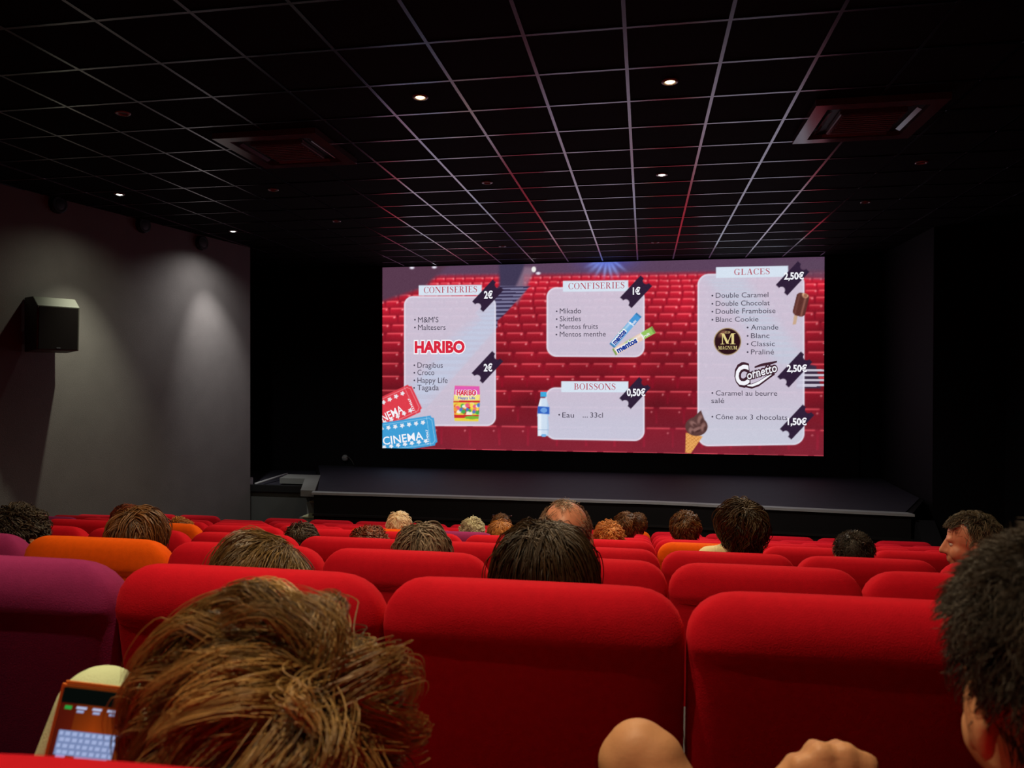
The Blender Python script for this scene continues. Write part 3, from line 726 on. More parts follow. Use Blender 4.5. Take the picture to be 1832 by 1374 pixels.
for col in ('red', 'orange', 'purple'):
    b = backrest_mesh(); b.materials.append(M[col]); c = cushion_mesh(); c.materials.append(M[col]); seat_parts[col] = (b, c)
arm_me = bm_mesh(box(bmesh.new(), -.022, .022, .12, .50, .575, .62, .012)); arm_me.materials.append(M['black'])
armpost_me = bm_mesh(box(bmesh.new(), -.016, .016, .16, .40, .0, .58, .006)); armpost_me.materials.append(M['blackmetal'])
foot_me = bm_mesh(box(bmesh.new(), -.035, .035, .10, .48, .0, .02, .004)); foot_me.materials.append(M['blackmetal'])
PITCHX, X00 = .55, .073
def colx(k): return X00 + PITCHX*(k-.5)      # centre of column k: column 0 ends at X00, column 1 starts there
SPECIAL = {(1, -2): 'purple', (2, -3): 'orange', (2, -4): 'purple', (4, -5): 'orange', (5, -3): 'orange', (5, -2): 'purple', (4, 1): 'orange', (8, 0): 'orange', (5, -8): 'purple'}
LIM = {0: (-1, 1), 1: (-3, 2), 2: (-5, 2), 3: (-7, 3), 4: (-8, 4), 5: (-10, 5), 6: (-10, 5), 7: (-10, 5), 8: (-10, 5)}
OCC = {}      # filled with (row, column): wearer description for the labels
def seat_y(n, x): return ROWY[n]-(.012*max(0, x-.6)**2 if n > 4 else 0)
OCCUPANT = {(0, 0): 'the child with the phone', (0, 1): 'the man at the right edge', (1, -1): 'the woman with long light-brown hair', (1, 0): 'the dark-haired woman', (2, -3): 'the brown-haired viewer', (2, -1): 'the grey-haired viewer', (2, 0): 'the balding man', (3, 1): 'the curly-haired woman in beige', (3, 2): 'the short dark-haired viewer', (3, 3): 'the man in profile', (5, -3): 'the white-haired viewer', (5, -2): 'the grey curly-haired viewer', (2, -4): 'the dark-haired viewer'}
for n in range(NROW):
    k0, k1 = LIM[n]; cnt = 0
    rowname = ['nearest row to the camera', 'second row from the camera', 'third row from the camera', 'fourth row from the camera', 'fifth row from the camera', 'fourth row from the stage', 'third row from the stage', 'second row from the stage', 'front row by the stage'][n]
    for k in range(k0, k1+1):
        if n == 8 and k == -8: continue
        if n == 7 and k == -8: continue
        col = SPECIAL.get((n, k), 'red'); x = colx(k); cnt += 1
        who = OCCUPANT.get((n, k))
        lab = '%s fabric cinema seat, %s, %s from left' % (col, rowname, ORD[cnt-1])
        if who: lab = '%s cinema seat of %s, %s' % (col, who, rowname)
        e = empty('cinema_seat', (x, seat_y(n, x), FLOORZ[n]), lab, 'seat', 'cinema seats in rows')
        b, c = seat_parts[col]
        for nm, me in (('backrest', b), ('seat_cushion', c)):
            o = bpy.data.objects.new(nm, me); COL.objects.link(o); o.parent = e
        for lx in (-.25, .25):
            fr = bpy.data.objects.new('side_frame', armpost_me); COL.objects.link(fr); fr.parent = e; fr.location = (lx, 0, 0)
            for nm, me in (('armrest', arm_me), ('foot_plate', foot_me)):
                o = bpy.data.objects.new(nm, me); COL.objects.link(o); o.parent = fr

# ================================================================== PEOPLE
def ell_geo(c, r, rot=None, nu=20, nv=12):
    v = []; f = []
    for j in range(nv+1):
        ph = math.pi*j/nv
        for i in range(nu):
            th = 2*math.pi*i/nu; p = Vector((r[0]*math.sin(ph)*math.cos(th), r[1]*math.sin(ph)*math.sin(th), r[2]*math.cos(ph)))
            if rot: p = rot @ p
            v.append(p+Vector(c))
    for j in range(nv):
        for i in range(nu):
            k = (i+1) % nu; f.append((j*nu+i, (j+1)*nu+i, (j+1)*nu+k, j*nu+k))
    return v, f
def cap_geo(a, b, ra, rb, n=14):
    a, b = Vector(a), Vector(b); d = (b-a); L = d.length; d = d.normalized() if L > 1e-6 else Vector((0, 0, 1))
    s = d.orthogonal().normalized(); t = d.cross(s); v = []; f = []; rings = []
    for q in range(5): an = -math.pi/2+q*math.pi/10+.02; rings.append((a+d*(ra*math.sin(an)), ra*math.cos(an)))
    rings.append((a, ra))
    rings.append((b, rb))
    for q in range(1, 6): an = q*math.pi/10-.02; rings.append((b+d*(rb*math.sin(an)), rb*math.cos(an)))
    for c, r in rings:
        for i in range(n):
            w = 2*math.pi*i/n; v.append(c+s*(r*math.cos(w))+t*(r*math.sin(w)))
    for k in range(len(rings)-1):
        for i in range(n):
            j = (i+1) % n; f.append((k*n+i, k*n+j, (k+1)*n+j, (k+1)*n+i))
    f.append(tuple(range(n-1, -1, -1))); f.append(tuple((len(rings)-1)*n+i for i in range(n)))
    return v, f
class Body:
    def __init__(s): s.v = []; s.f = []; s.pr = []
    def add(s, g): b = len(s.v); s.v += g[0]; s.f += [tuple(i+b for i in q) for q in g[1]]
    def cap(s, a, b, ra, rb, tagname): s.add(cap_geo(a, b, ra, rb)); s.pr.append((Vector(a), Vector(b), ra, rb, tagname))
    def ell(s, c, r, tagname, rot=None):
        s.add(ell_geo(c, r, rot)); s.pr.append((Vector(c), Vector(c), sum(r)/3, sum(r)/3, tagname))
    def mesh(s, voxel, mats, smooth=3):
        me = mesh_from(s.v, s.f); ob = bpy.data.objects.new('tmp', me); COL.objects.link(ob)
        md = ob.modifiers.new('r', 'REMESH'); md.mode = 'VOXEL'; md.voxel_size = voxel; md.use_smooth_shade = True
        sm_ = ob.modifiers.new('s', 'SMOOTH'); sm_.factor = .5; sm_.iterations = smooth
        dg = bpy.context.evaluated_depsgraph_get(); dg.update()
        out = bpy.data.meshes.new_from_object(ob.evaluated_get(dg)); bpy.data.objects.remove(ob); bpy.data.meshes.remove(me)
        names = list(mats); out.materials.clear()
        for k in names: out.materials.append(mats[k])
        co = np.zeros(len(out.vertices)*3); out.vertices.foreach_get('co', co); co = co.reshape(-1, 3)
        best = np.full(len(co), 1e9); bi = np.zeros(len(co), int)
        for a, b, ra, rb, tg in s.pr:
            a, b = np.array(a), np.array(b); ab = b-a; L = ab@ab
            t = np.clip(((co-a)@ab)/L, 0, 1) if L > 1e-9 else np.zeros(len(co))
            d = np.linalg.norm(co-(a+t[:, None]*ab), axis=1)-(ra+(rb-ra)*t)
            m_ = d < best; best[m_] = d[m_]; bi[m_] = names.index(tg)
        lv = np.zeros(len(out.loops), int); out.loops.foreach_get('vertex_index', lv)
        ls = np.zeros(len(out.polygons), int); out.polygons.foreach_get('loop_start', ls)
        out.polygons.foreach_set('material_index', bi[lv[ls]].astype(np.int32))
        out.polygons.foreach_set('use_smooth', np.ones(len(out.polygons), bool)); out.update()
        return out
def head_matrix(center, yaw=0, pitch=0, roll=0, s=1.0):
    # yaw>0 turns the face to the left (towards -X), pitch>0 looks down, roll>0 tilts the head to the right
    return Matrix.Translation(center) @ Matrix.Rotation(math.radians(yaw), 4, 'Z') @ Matrix.Rotation(math.radians(-pitch), 4, 'X') @ Matrix.Rotation(math.radians(roll), 4, 'Y') @ Matrix.Scale(s, 4)
def head_prims(B, Mh, s, tg='skin', detail=True):
    R3 = Mh.to_3x3().normalized(); P = lambda x, y, z: Mh @ Vector((x, y, z))
    E = lambda c, r: B.ell(P(*c), tuple(q*s for q in r), tg, R3)
    E((0, -.010, .030), (.076, .097, .088)); E((0, .026, -.030), (.062, .068, .085)); E((0, .048, -.088), (.040, .040, .028))
    E((-.035, .055, -.035), (.03, .03, .035)); E((.035, .055, -.035), (.03, .03, .035))
    B.cap(P(-.034, .076, .022), P(.034, .076, .022), .014*s, .014*s, tg)
    B.cap(P(0, .090, .012), P(0, .112, -.030), .009*s, .013*s, tg); B.cap(P(-.012, .098, -.034), P(.012, .098, -.034), .009*s, .009*s, tg)
    E((0, .088, -.057), (.025, .012, .008)); E((0, .086, -.070), (.022, .012, .009))
    for q in (-1, 1):
        B.ell(P(q*.080, -.012, -.008), (.010*s, .021*s, .033*s), tg, R3 @ Matrix.Rotation(q*.35, 3, 'Z') @ Matrix.Rotation(-.2, 3, 'X'))
        B.cap(P(q*.079, .004, -.03), P(q*.081, -.002, -.012), .008*s, .006*s, tg)
eye_me = None
def eyes(parent, Mh, s):
    for q in (-1, 1):
        bm = bmesh.new(); bmesh.ops.create_uvsphere(bm, u_segments=12, v_segments=8, radius=.0118*s)
        me = bm_mesh(bm, smooth=True); me.materials.append(M['eyewhite']); me.materials.append(M['iris'])
        for p in me.polygons:
            if p.center.y > .0095*s: p.material_index = 1
        o = link('eye', me, None, parent); o.matrix_local = Matrix.Translation(Mh @ Vector((q*.031, .0715, .003))) @ Mh.to_3x3().normalized().to_4x4()
def scalp_zmin(y, low=-.65, front=.34): return low+(front-low)*sm(-.30, .42, y)
def hair_object(parent, Mh, m, G=90, K=8, L=.06, Mseg=8, rad=.0018, vol=.10, curl=0.0, cfreq=3.0, grav=.35, comb=(0, 0, 0), crown=(0, -.45, .88), swirl=.3, clump=.6, low=-.65, front=.34, bald=None, jit=.014, seed=1, lenvar=.3, scale=1.0, capr=1.02, lift0=.02, stand=.5, yclamp=None, rnd=.05):
    rng = np.random.default_rng(seed)
    Ed = np.array([.0785, .1, .0915])*scale; c0 = np.array([0, -.010, .030])
    dirs = []
    crn = np.array(crown)/np.linalg.norm(crown)
    while len(dirs) < G:
        d = rng.normal(size=3)
        if len(dirs) % 9 == 0: d = crn+d*.22
        d /= np.linalg.norm(d)
        if d[2] < scalp_zmin(d[1], low, front): continue
        if abs(d[0]) > .8 and -.45 < d[1] < .35 and d[2] < -.25: continue
        if bald is not None and (d - np.array(bald[0]))@(d - np.array(bald[0])) < bald[1]**2 and rng.random() > bald[2]: continue
        dirs.append(d)
    d = np.array(dirs); cr = np.array(crown)/np.linalg.norm(crown)
    t = d-cr; t -= (t*d).sum(1, keepdims=True)*d; t /= np.linalg.norm(t, axis=1, keepdims=True)+1e-6
    t = t+swirl*np.cross(d, t)+np.array(comb)
    t += rng.normal(0, .18, t.shape); t /= np.linalg.norm(t, axis=1, keepdims=True)
    g = np.array((Mh.to_3x3().normalized().inverted() @ Vector((0, 0, -1))))
    LL = L*(1+rng.uniform(-lenvar, lenvar, G)); seg = LL/Mseg
    off = rng.uniform(0, 1, G)**1.3*vol
    p = c0+Ed*d; path = [p.copy()]
    t = t*.8+d*stand
    for k in range(Mseg):
        s_ = (k+1)/Mseg
        t = t+g*grav*(.25+s_)/Mseg*3+rng.normal(0, rnd, t.shape)
        t /= np.linalg.norm(t, axis=1, keepdims=True)
        p = p+t*seg[:, None]
        q = (p-c0)/Ed; n = np.linalg.norm(q, axis=1); want = 1+lift0+off*min(1, s_*2.2)
        below = q[:, 2] < -.9
        n2 = np.where(below, np.maximum(n, 1.0), np.maximum(n, want)); n2 = np.where(~below & (n2 > want+.10), want+.10, n2)
        q = q*(n2/n)[:, None]
        hx = np.hypot(q[:, 0], q[:, 1]); lim = 1.0+off+.05; kk = np.where((q[:, 2] < -.35) & (hx > lim), lim/np.maximum(hx, 1e-6), 1.0); q[:, :2] *= kk[:, None]
        p2 = c0+Ed*q
        t = (p2-path[-1]); t /= np.linalg.norm(t, axis=1, keepdims=True)+1e-9
        p = p2; path.append(p.copy())
    path = np.stack(path, 1)                                     # G, M+1, 3
    ns = Mseg+1; ss = np.linspace(0, 1, ns)
    S = G*K
    ju = rng.normal(0, jit*scale, (S, 3)); gi = np.repeat(np.arange(G), K)
    dj = d[gi]; ju -= (ju*dj).sum(1, keepdims=True)*dj*.7
    pts = path[gi]+ju[:, None, :]*(1-clump*ss)[None, :, None]
    if curl:
        ph = rng.uniform(0, 6.28, G)[gi]+rng.normal(0, .35, S); sd = np.cross(dj, np.array([.3, .2, 1.])); sd /= np.linalg.norm(sd, axis=1, keepdims=True)
        wv = np.sin(ph[:, None]+ss[None]*cfreq*6.28)*ss[None]**.6
        wv2 = np.cos(ph[:, None]+ss[None]*cfreq*6.28)*ss[None]**.6
        pts = pts+curl*(wv[..., None]*sd[:, None]+wv2[..., None]*dj[:, None]*.7)
    # keep outside the scalp
    q = (pts-c0)/Ed; n = np.linalg.norm(q, axis=2); pts = c0+Ed*q*(np.maximum(n, 1.005)/n)[..., None]
    tan = np.gradient(pts, axis=1); tan /= np.linalg.norm(tan, axis=2, keepdims=True)+1e-9
    a = np.cross(tan, dj[:, None, :]); a /= np.linalg.norm(a, axis=2, keepdims=True)+1e-9; b = np.cross(tan, a)
    rr = rad*rng.uniform(.7, 1.3, S)[:, None]*(1-.75*ss[None]**2)
    ring = [pts+rr[..., None]*(a*math.cos(w)+b*math.sin(w)) for w in (0, 2.094, 4.189)]
    V = np.stack(ring, 2).reshape(-1, 3)                          # S, ns, 3 ring
    base = (np.arange(S)*ns*3)[:, None, None]+(np.arange(ns-1)*3)[None, :, None]+np.arange(3)[None, None, :]
    nxt = (np.arange(S)*ns*3)[:, None, None]+(np.arange(ns-1)*3)[None, :, None]+((np.arange(3)+1) % 3)[None, None, :]
    Fq = np.stack([base, nxt, nxt+3, base+3], -1).reshape(-1, 4)
    tint = np.clip(rng.uniform(.1, .9, G)[gi]*.65+rng.uniform(0, .4, S), 0, 1)
    tint = np.repeat(tint, ns*3)
    # cap under the strands
    nu, nv = 48, 26; cv = []; cf = []
    for j in range(nv+1):
        ph = math.pi*j/nv
        for i in range(nu):
            th = 2*math.pi*i/nu; cv.append((math.sin(ph)*math.cos(th), math.sin(ph)*math.sin(th), math.cos(ph)))
    cv = np.array(cv); ok = cv[:, 2] > scalp_zmin(cv[:, 1], low, front)-.02
    ok &= ~((np.abs(cv[:, 0]) > .8) & (cv[:, 1] > -.45) & (cv[:, 1] < .35) & (cv[:, 2] < -.25))
    if bald is not None: ok &= ((cv-np.array(bald[0]))**2).sum(1) > (bald[1]*1.02)**2
    for j in range(nv):
        for i in range(nu):
            k2 = (i+1) % nu; q4 = (j*nu+i, (j+1)*nu+i, (j+1)*nu+k2, j*nu+k2)
            if all(ok[w] for w in q4): cf.append(q4)
    bump_ = 1+.012*np.sin(cv[:, 0]*31+cv[:, 1]*17)*np.sin(cv[:, 2]*27)
    Vc = c0+Ed*cv*capr*bump_[:, None]
    V = np.concatenate([V, Vc]); Fq = np.concatenate([Fq, np.array(cf, int).reshape(-1, 4)+S*ns*3]); tint = np.concatenate([tint, np.full(len(Vc), .12)])
    Mn = np.array(Mh); V = V@Mn[:3, :3].T+Mn[:3, 3]
    if yclamp is not None: V[:, 1] = np.maximum(V[:, 1], yclamp+.004*np.sin(V[:, 0]*400))
    me = grid_mesh(V, Fq, tint, 'tint'); me.polygons.foreach_set('use_smooth', np.ones(len(me.polygons), bool))
    return link('hair', me, m, parent)

HM = {
 'child': hair_mat('hair_chestnut', (34, 25, 13), (206, 166, 100), .36, .6),
 'blackbrown': hair_mat('hair_black_brown', (20, 15, 12), (64, 52, 38), .45),
 'darkbrown': hair_mat('hair_dark_brown', (24, 17, 12), (76, 58, 36), .40),
 'longbrown': hair_mat('hair_light_brown', (44, 32, 16), (150, 122, 74), .30, .6),
 'brown': hair_mat('hair_brown', (58, 36, 18), (130, 88, 48), .42),
 'redbrown': hair_mat('hair_red_brown', (60, 26, 14), (150, 76, 44), .42),
 'greybrown': hair_mat('hair_grey_brown', (70, 58, 44), (150, 132, 110), .5),
 'white': hair_mat('hair_white_blond', (226, 198, 156), (253, 244, 220), .5),
 'grey': hair_mat('hair_grey', (160, 152, 118), (234, 230, 196), .5),
 'ginger': hair_mat('hair_ginger', (150, 84, 34), (230, 158, 84), .42),
 'gingerbrown': hair_mat('hair_ginger_brown', (122, 70, 26), (206, 142, 66), .42),
 'sidegrey': hair_mat('hair_side_grey', (104, 86, 70), (186, 164, 142), .5),
 'saltpepper': hair_mat('hair_salt_pepper', (34, 30, 26), (124, 112, 90), .5),
}
def seated(row, hc, Mh, s, mats, voxel, extra=None, seatx=None, arms=True, lean=0.0, legs=True, detail=True):
    """continuous seated figure; hc = head centre, hips on the row's seat"""
    B = Body(); fz = FLOORZ[row]; sx = seatx; yb = ROWY[row]
    head_prims(B, Mh, s)
    nb = Mh @ Vector((0, -.040, -.19)); B.cap(Mh @ Vector((0, -.022, -.05)), nb, .052*s, .056*s, 'skin')
    hip = Vector((sx, yb+.27, fz+.54)); k = s
    nb = Vector((nb.x, nb.y, nb.z))
    chest = nb.lerp(hip, .30)+Vector((0, .01, 0)); belly = nb.lerp(hip, .68)+Vector((0, .02, 0))
    for q in (-1, 1):
        B.cap(nb+Vector((0, 0, -.035*k)), nb+Vector((q*.155*k, -.005, -.075*k)), .05*k, .062*k, 'top')
        B.cap(chest+Vector((q*.075*k, 0, 0)), belly+Vector((q*.06*k, 0, 0)), .108*k, .10*k, 'top')
        B.cap(belly+Vector((q*.06*k, 0, 0)), hip+Vector((q*.07*k, 0, 0)), .10*k, .115*k, 'top')
    B.cap(nb+Vector((0, 0, -.04)), chest, .06*k, .10*k, 'top')
    return B, nb, hip, chest
def limbs(B, nb, hip, k, fz, hands=None, knees=None, armtag='top', legtag='legs', bare_knee=False):
    for q in (-1, 1):
        sh = nb+Vector((q*.165*k, -.005, -.085*k))
        hd = hands[q] if hands and hands.get(q) else hip+Vector((q*.10, .33*k, .10))
        el = sh.lerp(hd, .5)+Vector((q*.07*k, -.03, -.07*k))
        if not (hands and hands.get(q)): el = sh+Vector((q*.05*k, .03, -.25*k))
        B.cap(sh, el, .054*k, .043*k, armtag); B.cap(el, hd, .042*k, .028*k, 'top' if armtag == 'top' else 'skin')
        if not (hands and hands.get(q)):
            simple_hand(B, hd, Vector((0, 1, -.15)), Vector((q, 0, 0)), k)
        kn = knees[q] if knees and knees.get(q) else hip+Vector((q*.10*k, .36*k, .03))
        B.cap(hip+Vector((q*.085*k, 0, 0)), kn, .092*k, .062*k, legtag)
        an = Vector((kn.x+q*.01, kn.y+.03, fz+.09)) if not (knees and knees.get(q)) else knees[q*2]
        B.cap(kn, an, .060*k, .042*k, legtag); 
        B.cap(an+Vector((0, -.03, -.035)), an+Vector((0, .15*k, -.05)), .04*k, .034*k, 'shoe')
def simple_hand(B, w, d, out, k):
    """relaxed hand: palm, four slightly curled fingers and a thumb"""
    d = d.normalized(); side = out.normalized(); dn = Vector((0, 0, -1))
    for i in range(4):
        o = side*((i-1.5)*.019*k); L = [.062, .072, .068, .054][i]*k
        B.cap(w+o*.6, w+d*.085*k+o, .015*k, .013*k, 'skin')
        m1 = w+d*(.085*k+L*.55)+o; B.cap(w+d*.085*k+o, m1, .0095*k, .009*k, 'skin'); B.cap(m1, m1+(d+dn*.7).normalized()*L*.5, .009*k, .007*k, 'skin')
    t0 = w+d*.03*k-side*.02*k; t1 = t0-side*.035*k+d*.025*k; B.cap(t0, t1, .014*k, .011*k, 'skin'); B.cap(t1, t1+(d*.8-side*.2).normalized()*.035*k, .011*k, .008*k, 'skin')

PEOPLE_N = 0
def viewer(row, px, ytop, s, top, legs, hairkey, label, yaw=0, pitch=0, roll=0, dy=.27, skin='skin', voxel=.013, hair=None, seatx=None, seed=1, htop=.128, group='cinema audience', extra=()):
    Y = ROWY[row]+dy; tp = aty(px, ytop, Y); hc = tp-Vector((0, 0, htop*s))
    Mh = head_matrix(hc, yaw, pitch, roll, s)
    k = max(.75, min(1.0, s))
    sx = seatx if seatx is not None else colx(round((hc.x-X00)/PITCHX+.5))
    B, nb, hip, chest = seated(row, hc, Mh, s, None, voxel, seatx=sx)
    limbs(B, nb, hip, k, FLOORZ[row])
    for a_, b_, r_, tg_ in extra: B.cap(aty(*a_), aty(*b_), r_, r_, tg_)
    e = empty('person', (sx, ROWY[row]+.3, FLOORZ[row]), label, 'person', group)
    me = B.mesh(voxel, {'skin': M[skin], 'top': M[top], 'legs': M[legs], 'shoe': M['shoe']})
    inv = Matrix.Translation(-e.location); me.transform(inv)
    b = link('body', me, None, e); Ml = inv @ Mh
    eyes(e, Ml, s)
    h = dict(G=110, K=8, L=.06, rad=.0022, vol=.10, seed=seed, yclamp=-.205)
    h.update(hair or {})
    hair_object(e, Ml, HM[hairkey], **h)
    return e, Ml
SHORT = dict(L=.055, vol=.06, grav=.25, low=-.62)
CURLY = dict(L=.09, vol=.16, curl=.012, cfreq=2.2, grav=.3, Mseg=12, G=130, K=7, low=-.7, rad=.0026)
BOB = dict(L=.19, stand=.3, rnd=.03, vol=.10, grav=.9, Mseg=12, G=140, K=8, low=-.6, swirl=.05, rad=.0024, crown=(0, -.25, .96))
LONG = dict(L=.30, vol=.09, grav=1.1, Mseg=14, G=170, K=12, low=-.6, swirl=.0, rad=.0016, crown=(0, -.1, .99))
# row 1
LH = dict(LONG); LH.update(G=240, K=20, rad=.0009, comb=(-.5, -.1, 0), crown=(.75, .1, .65), vol=.12, L=.24, stand=.2, rnd=.02, jit=.012)
viewer(1, 482, 956, 1.10, 'dark', 'jeans', 'longbrown', 'person with long glossy light-brown hair, head tilted, second row left of centre', yaw=15, pitch=8, roll=-20, hair=LH, seatx=colx(-1), seed=11, voxel=.010)
DH = dict(LONG); DH.update(G=260, K=18, rad=.0010, L=.22, vol=.13, stand=.25, rnd=.025)
pw, Mw = viewer(1, 975, 935, 1.10, 'dark', 'dark', 'darkbrown', 'person with straight dark-brown hair and small earring, centre, just ahead of the large red seat', hair=DH, seatx=colx(0), seed=12, voxel=.010)
er = link('earring', lathe_me([(.001, -.012), (.006, -.006), (.006, .004), (.002, .010)], 10), M['gold'], pw); er.location = Mw @ Vector((-.098, .0, -.065))
# row 2
viewer(2, 32, 907, 1.04, 'dark', 'jeans', 'blackbrown', 'person with tousled black hair at the far left edge behind the purple seat', hair=CURLY, seed=21, seatx=colx(-4))
viewer(2, 250, 908, 1.02, 'greycloth', 'jeans', 'brown', 'person with bushy brown hair in front of the orange seat', hair=dict(BOB, L=.13, vol=.12), seed=22, seatx=colx(-3))
viewer(2, 757, 937, 1.0, 'greycloth', 'dark', 'greybrown', 'person with greying brown hair, low in the seat left of centre', hair=dict(BOB, L=.10, vol=.10), seed=23, seatx=colx(-1))
viewer(2, 1012, 897, 1.08, 'navy', 'dark', 'sidegrey', 'person with bald shiny crown and grey side hair, centre', skin='skinpink', hair=dict(SHORT, G=260, K=14, L=.010, lenvar=.2, jit=.009, clump=.1, rad=.0008, bald=((.16, -.40, .92), .92, .012), vol=.02, stand=.2, low=-.8, capr=1.006, lift0=.0), seed=24, seatx=colx(0), htop=.118, pitch=8, voxel=.010)
# row 3
viewer(3, 540, 936, .92, 'dark', 'jeans', 'darkbrown', 'person with short dark-brown hair behind the long-haired viewer', hair=SHORT, seed=31)
viewer(3, 660, 946, .98, 'dark', 'dark', 'redbrown', 'person with curly red-brown hair, only the crown showing', hair=dict(CURLY, curl=.016), seed=32)
viewer(3, 1327, 897, 1.04, 'beige', 'dark', 'darkbrown', 'person in a beige top with dark curly tied-back hair', hair=dict(CURLY, L=.22, G=190, K=9, grav=1.0, curl=.014, Mseg=16, vol=.14), seed=33, seatx=colx(1)+.02, yaw=14, extra=[((1268, 998, 3.55), (1300, 996, 3.58), .055, 'top'), ((1300, 994, 3.58), (1345, 1010, 3.58), .06, 'top'), ((1268, 998, 3.55), (1255, 1060, 3.6), .05, 'top')])
viewer(3, 1527, 950, .98, 'dark', 'jeans', 'blackbrown', 'person with very short dark hair right of the beige-topped viewer', hair=dict(SHORT, L=.02, vol=.02, G=200, K=9, rad=.0014), seed=34)
pm, Mm = viewer(3, 1738, 918, 1.02, 'dark', 'dark', 'saltpepper', 'person with salt-and-pepper hair turned in profile towards the left', hair=dict(SHORT, G=260, K=14, L=.034, rad=.0012, comb=(0, .1, .1), vol=.05, front=.60, stand=.3, swirl=.1), seed=35, yaw=72, pitch=6, roll=0, voxel=.0065, skin='skinpink', seatx=colx(3))
# row 4 and further
viewer(4, 228, 903, .98, 'dark', 'jeans', 'redbrown', 'person with brown hair half hidden behind the bushy brown-haired viewer', hair=SHORT, seed=41, voxel=.018)
viewer(4, 323, 926, .92, 'dark', 'jeans', 'gingerbrown', 'person with fair hair, only the crown above the orange seat at left', hair=dict(SHORT, G=90), seed=42, voxel=.018)
viewer(4, 1090, 936, .92, 'dark', 'dark', 'ginger', 'person with curly ginger hair right of the bald man', hair=dict(CURLY, G=110), seed=43, voxel=.018)
viewer(5, 715, 916, .98, 'greycloth', 'dark', 'white', 'elderly person with white-blond hair in front of the orange seat', hair=dict(SHORT, vol=.09), seed=51, voxel=.018, skin='skinpink')
viewer(5, 845, 928, .96, 'greycloth', 'dark', 'grey', 'elderly person with grey curly hair in front of the purple seat', hair=dict(CURLY, L=.06, curl=.010), seed=52, voxel=.018)
viewer(5, 896, 931, 1.0, 'dark', 'dark', 'gingerbrown', 'person with golden-brown hair right of the grey curly-haired viewer', hair=dict(BOB, L=.10), seed=53, voxel=.018, seatx=colx(-1))
pg, Mg = viewer(6, 897, 920, 1.0, 'dark', 'dark', 'brown', 'person with glasses pushed up on brown hair, behind the golden-haired viewer', hair=SHORT, seed=54, voxel=.018, dy=.3)
gl = link('glasses', tube_me([Mg @ Vector((.085*math.sin(a), .02+.075*math.cos(a), .115-.02*abs(math.cos(a)))) for a in np.linspace(-1.4, 1.4, 14)], .005, 6), M['glass'], pg)
viewer(5, 1120, 917, .96, 'dark', 'jeans', 'brown', 'person with smooth brown hair right of the ginger-haired viewer', hair=SHORT, seed=55, voxel=.018)
viewer(7, 1141, 918, 1.0, 'dark', 'jeans', 'brown', 'person with short fair-brown hair near the front orange seat', hair=SHORT, seed=56, voxel=.018, seatx=colx(0))
viewer(5, 1226, 915, 1.16, 'dark', 'jeans', 'brown', 'person with short brown hair left of the curly-haired viewer in beige', hair=SHORT, seed=57, voxel=.018, seatx=colx(1), skin='skinpink')

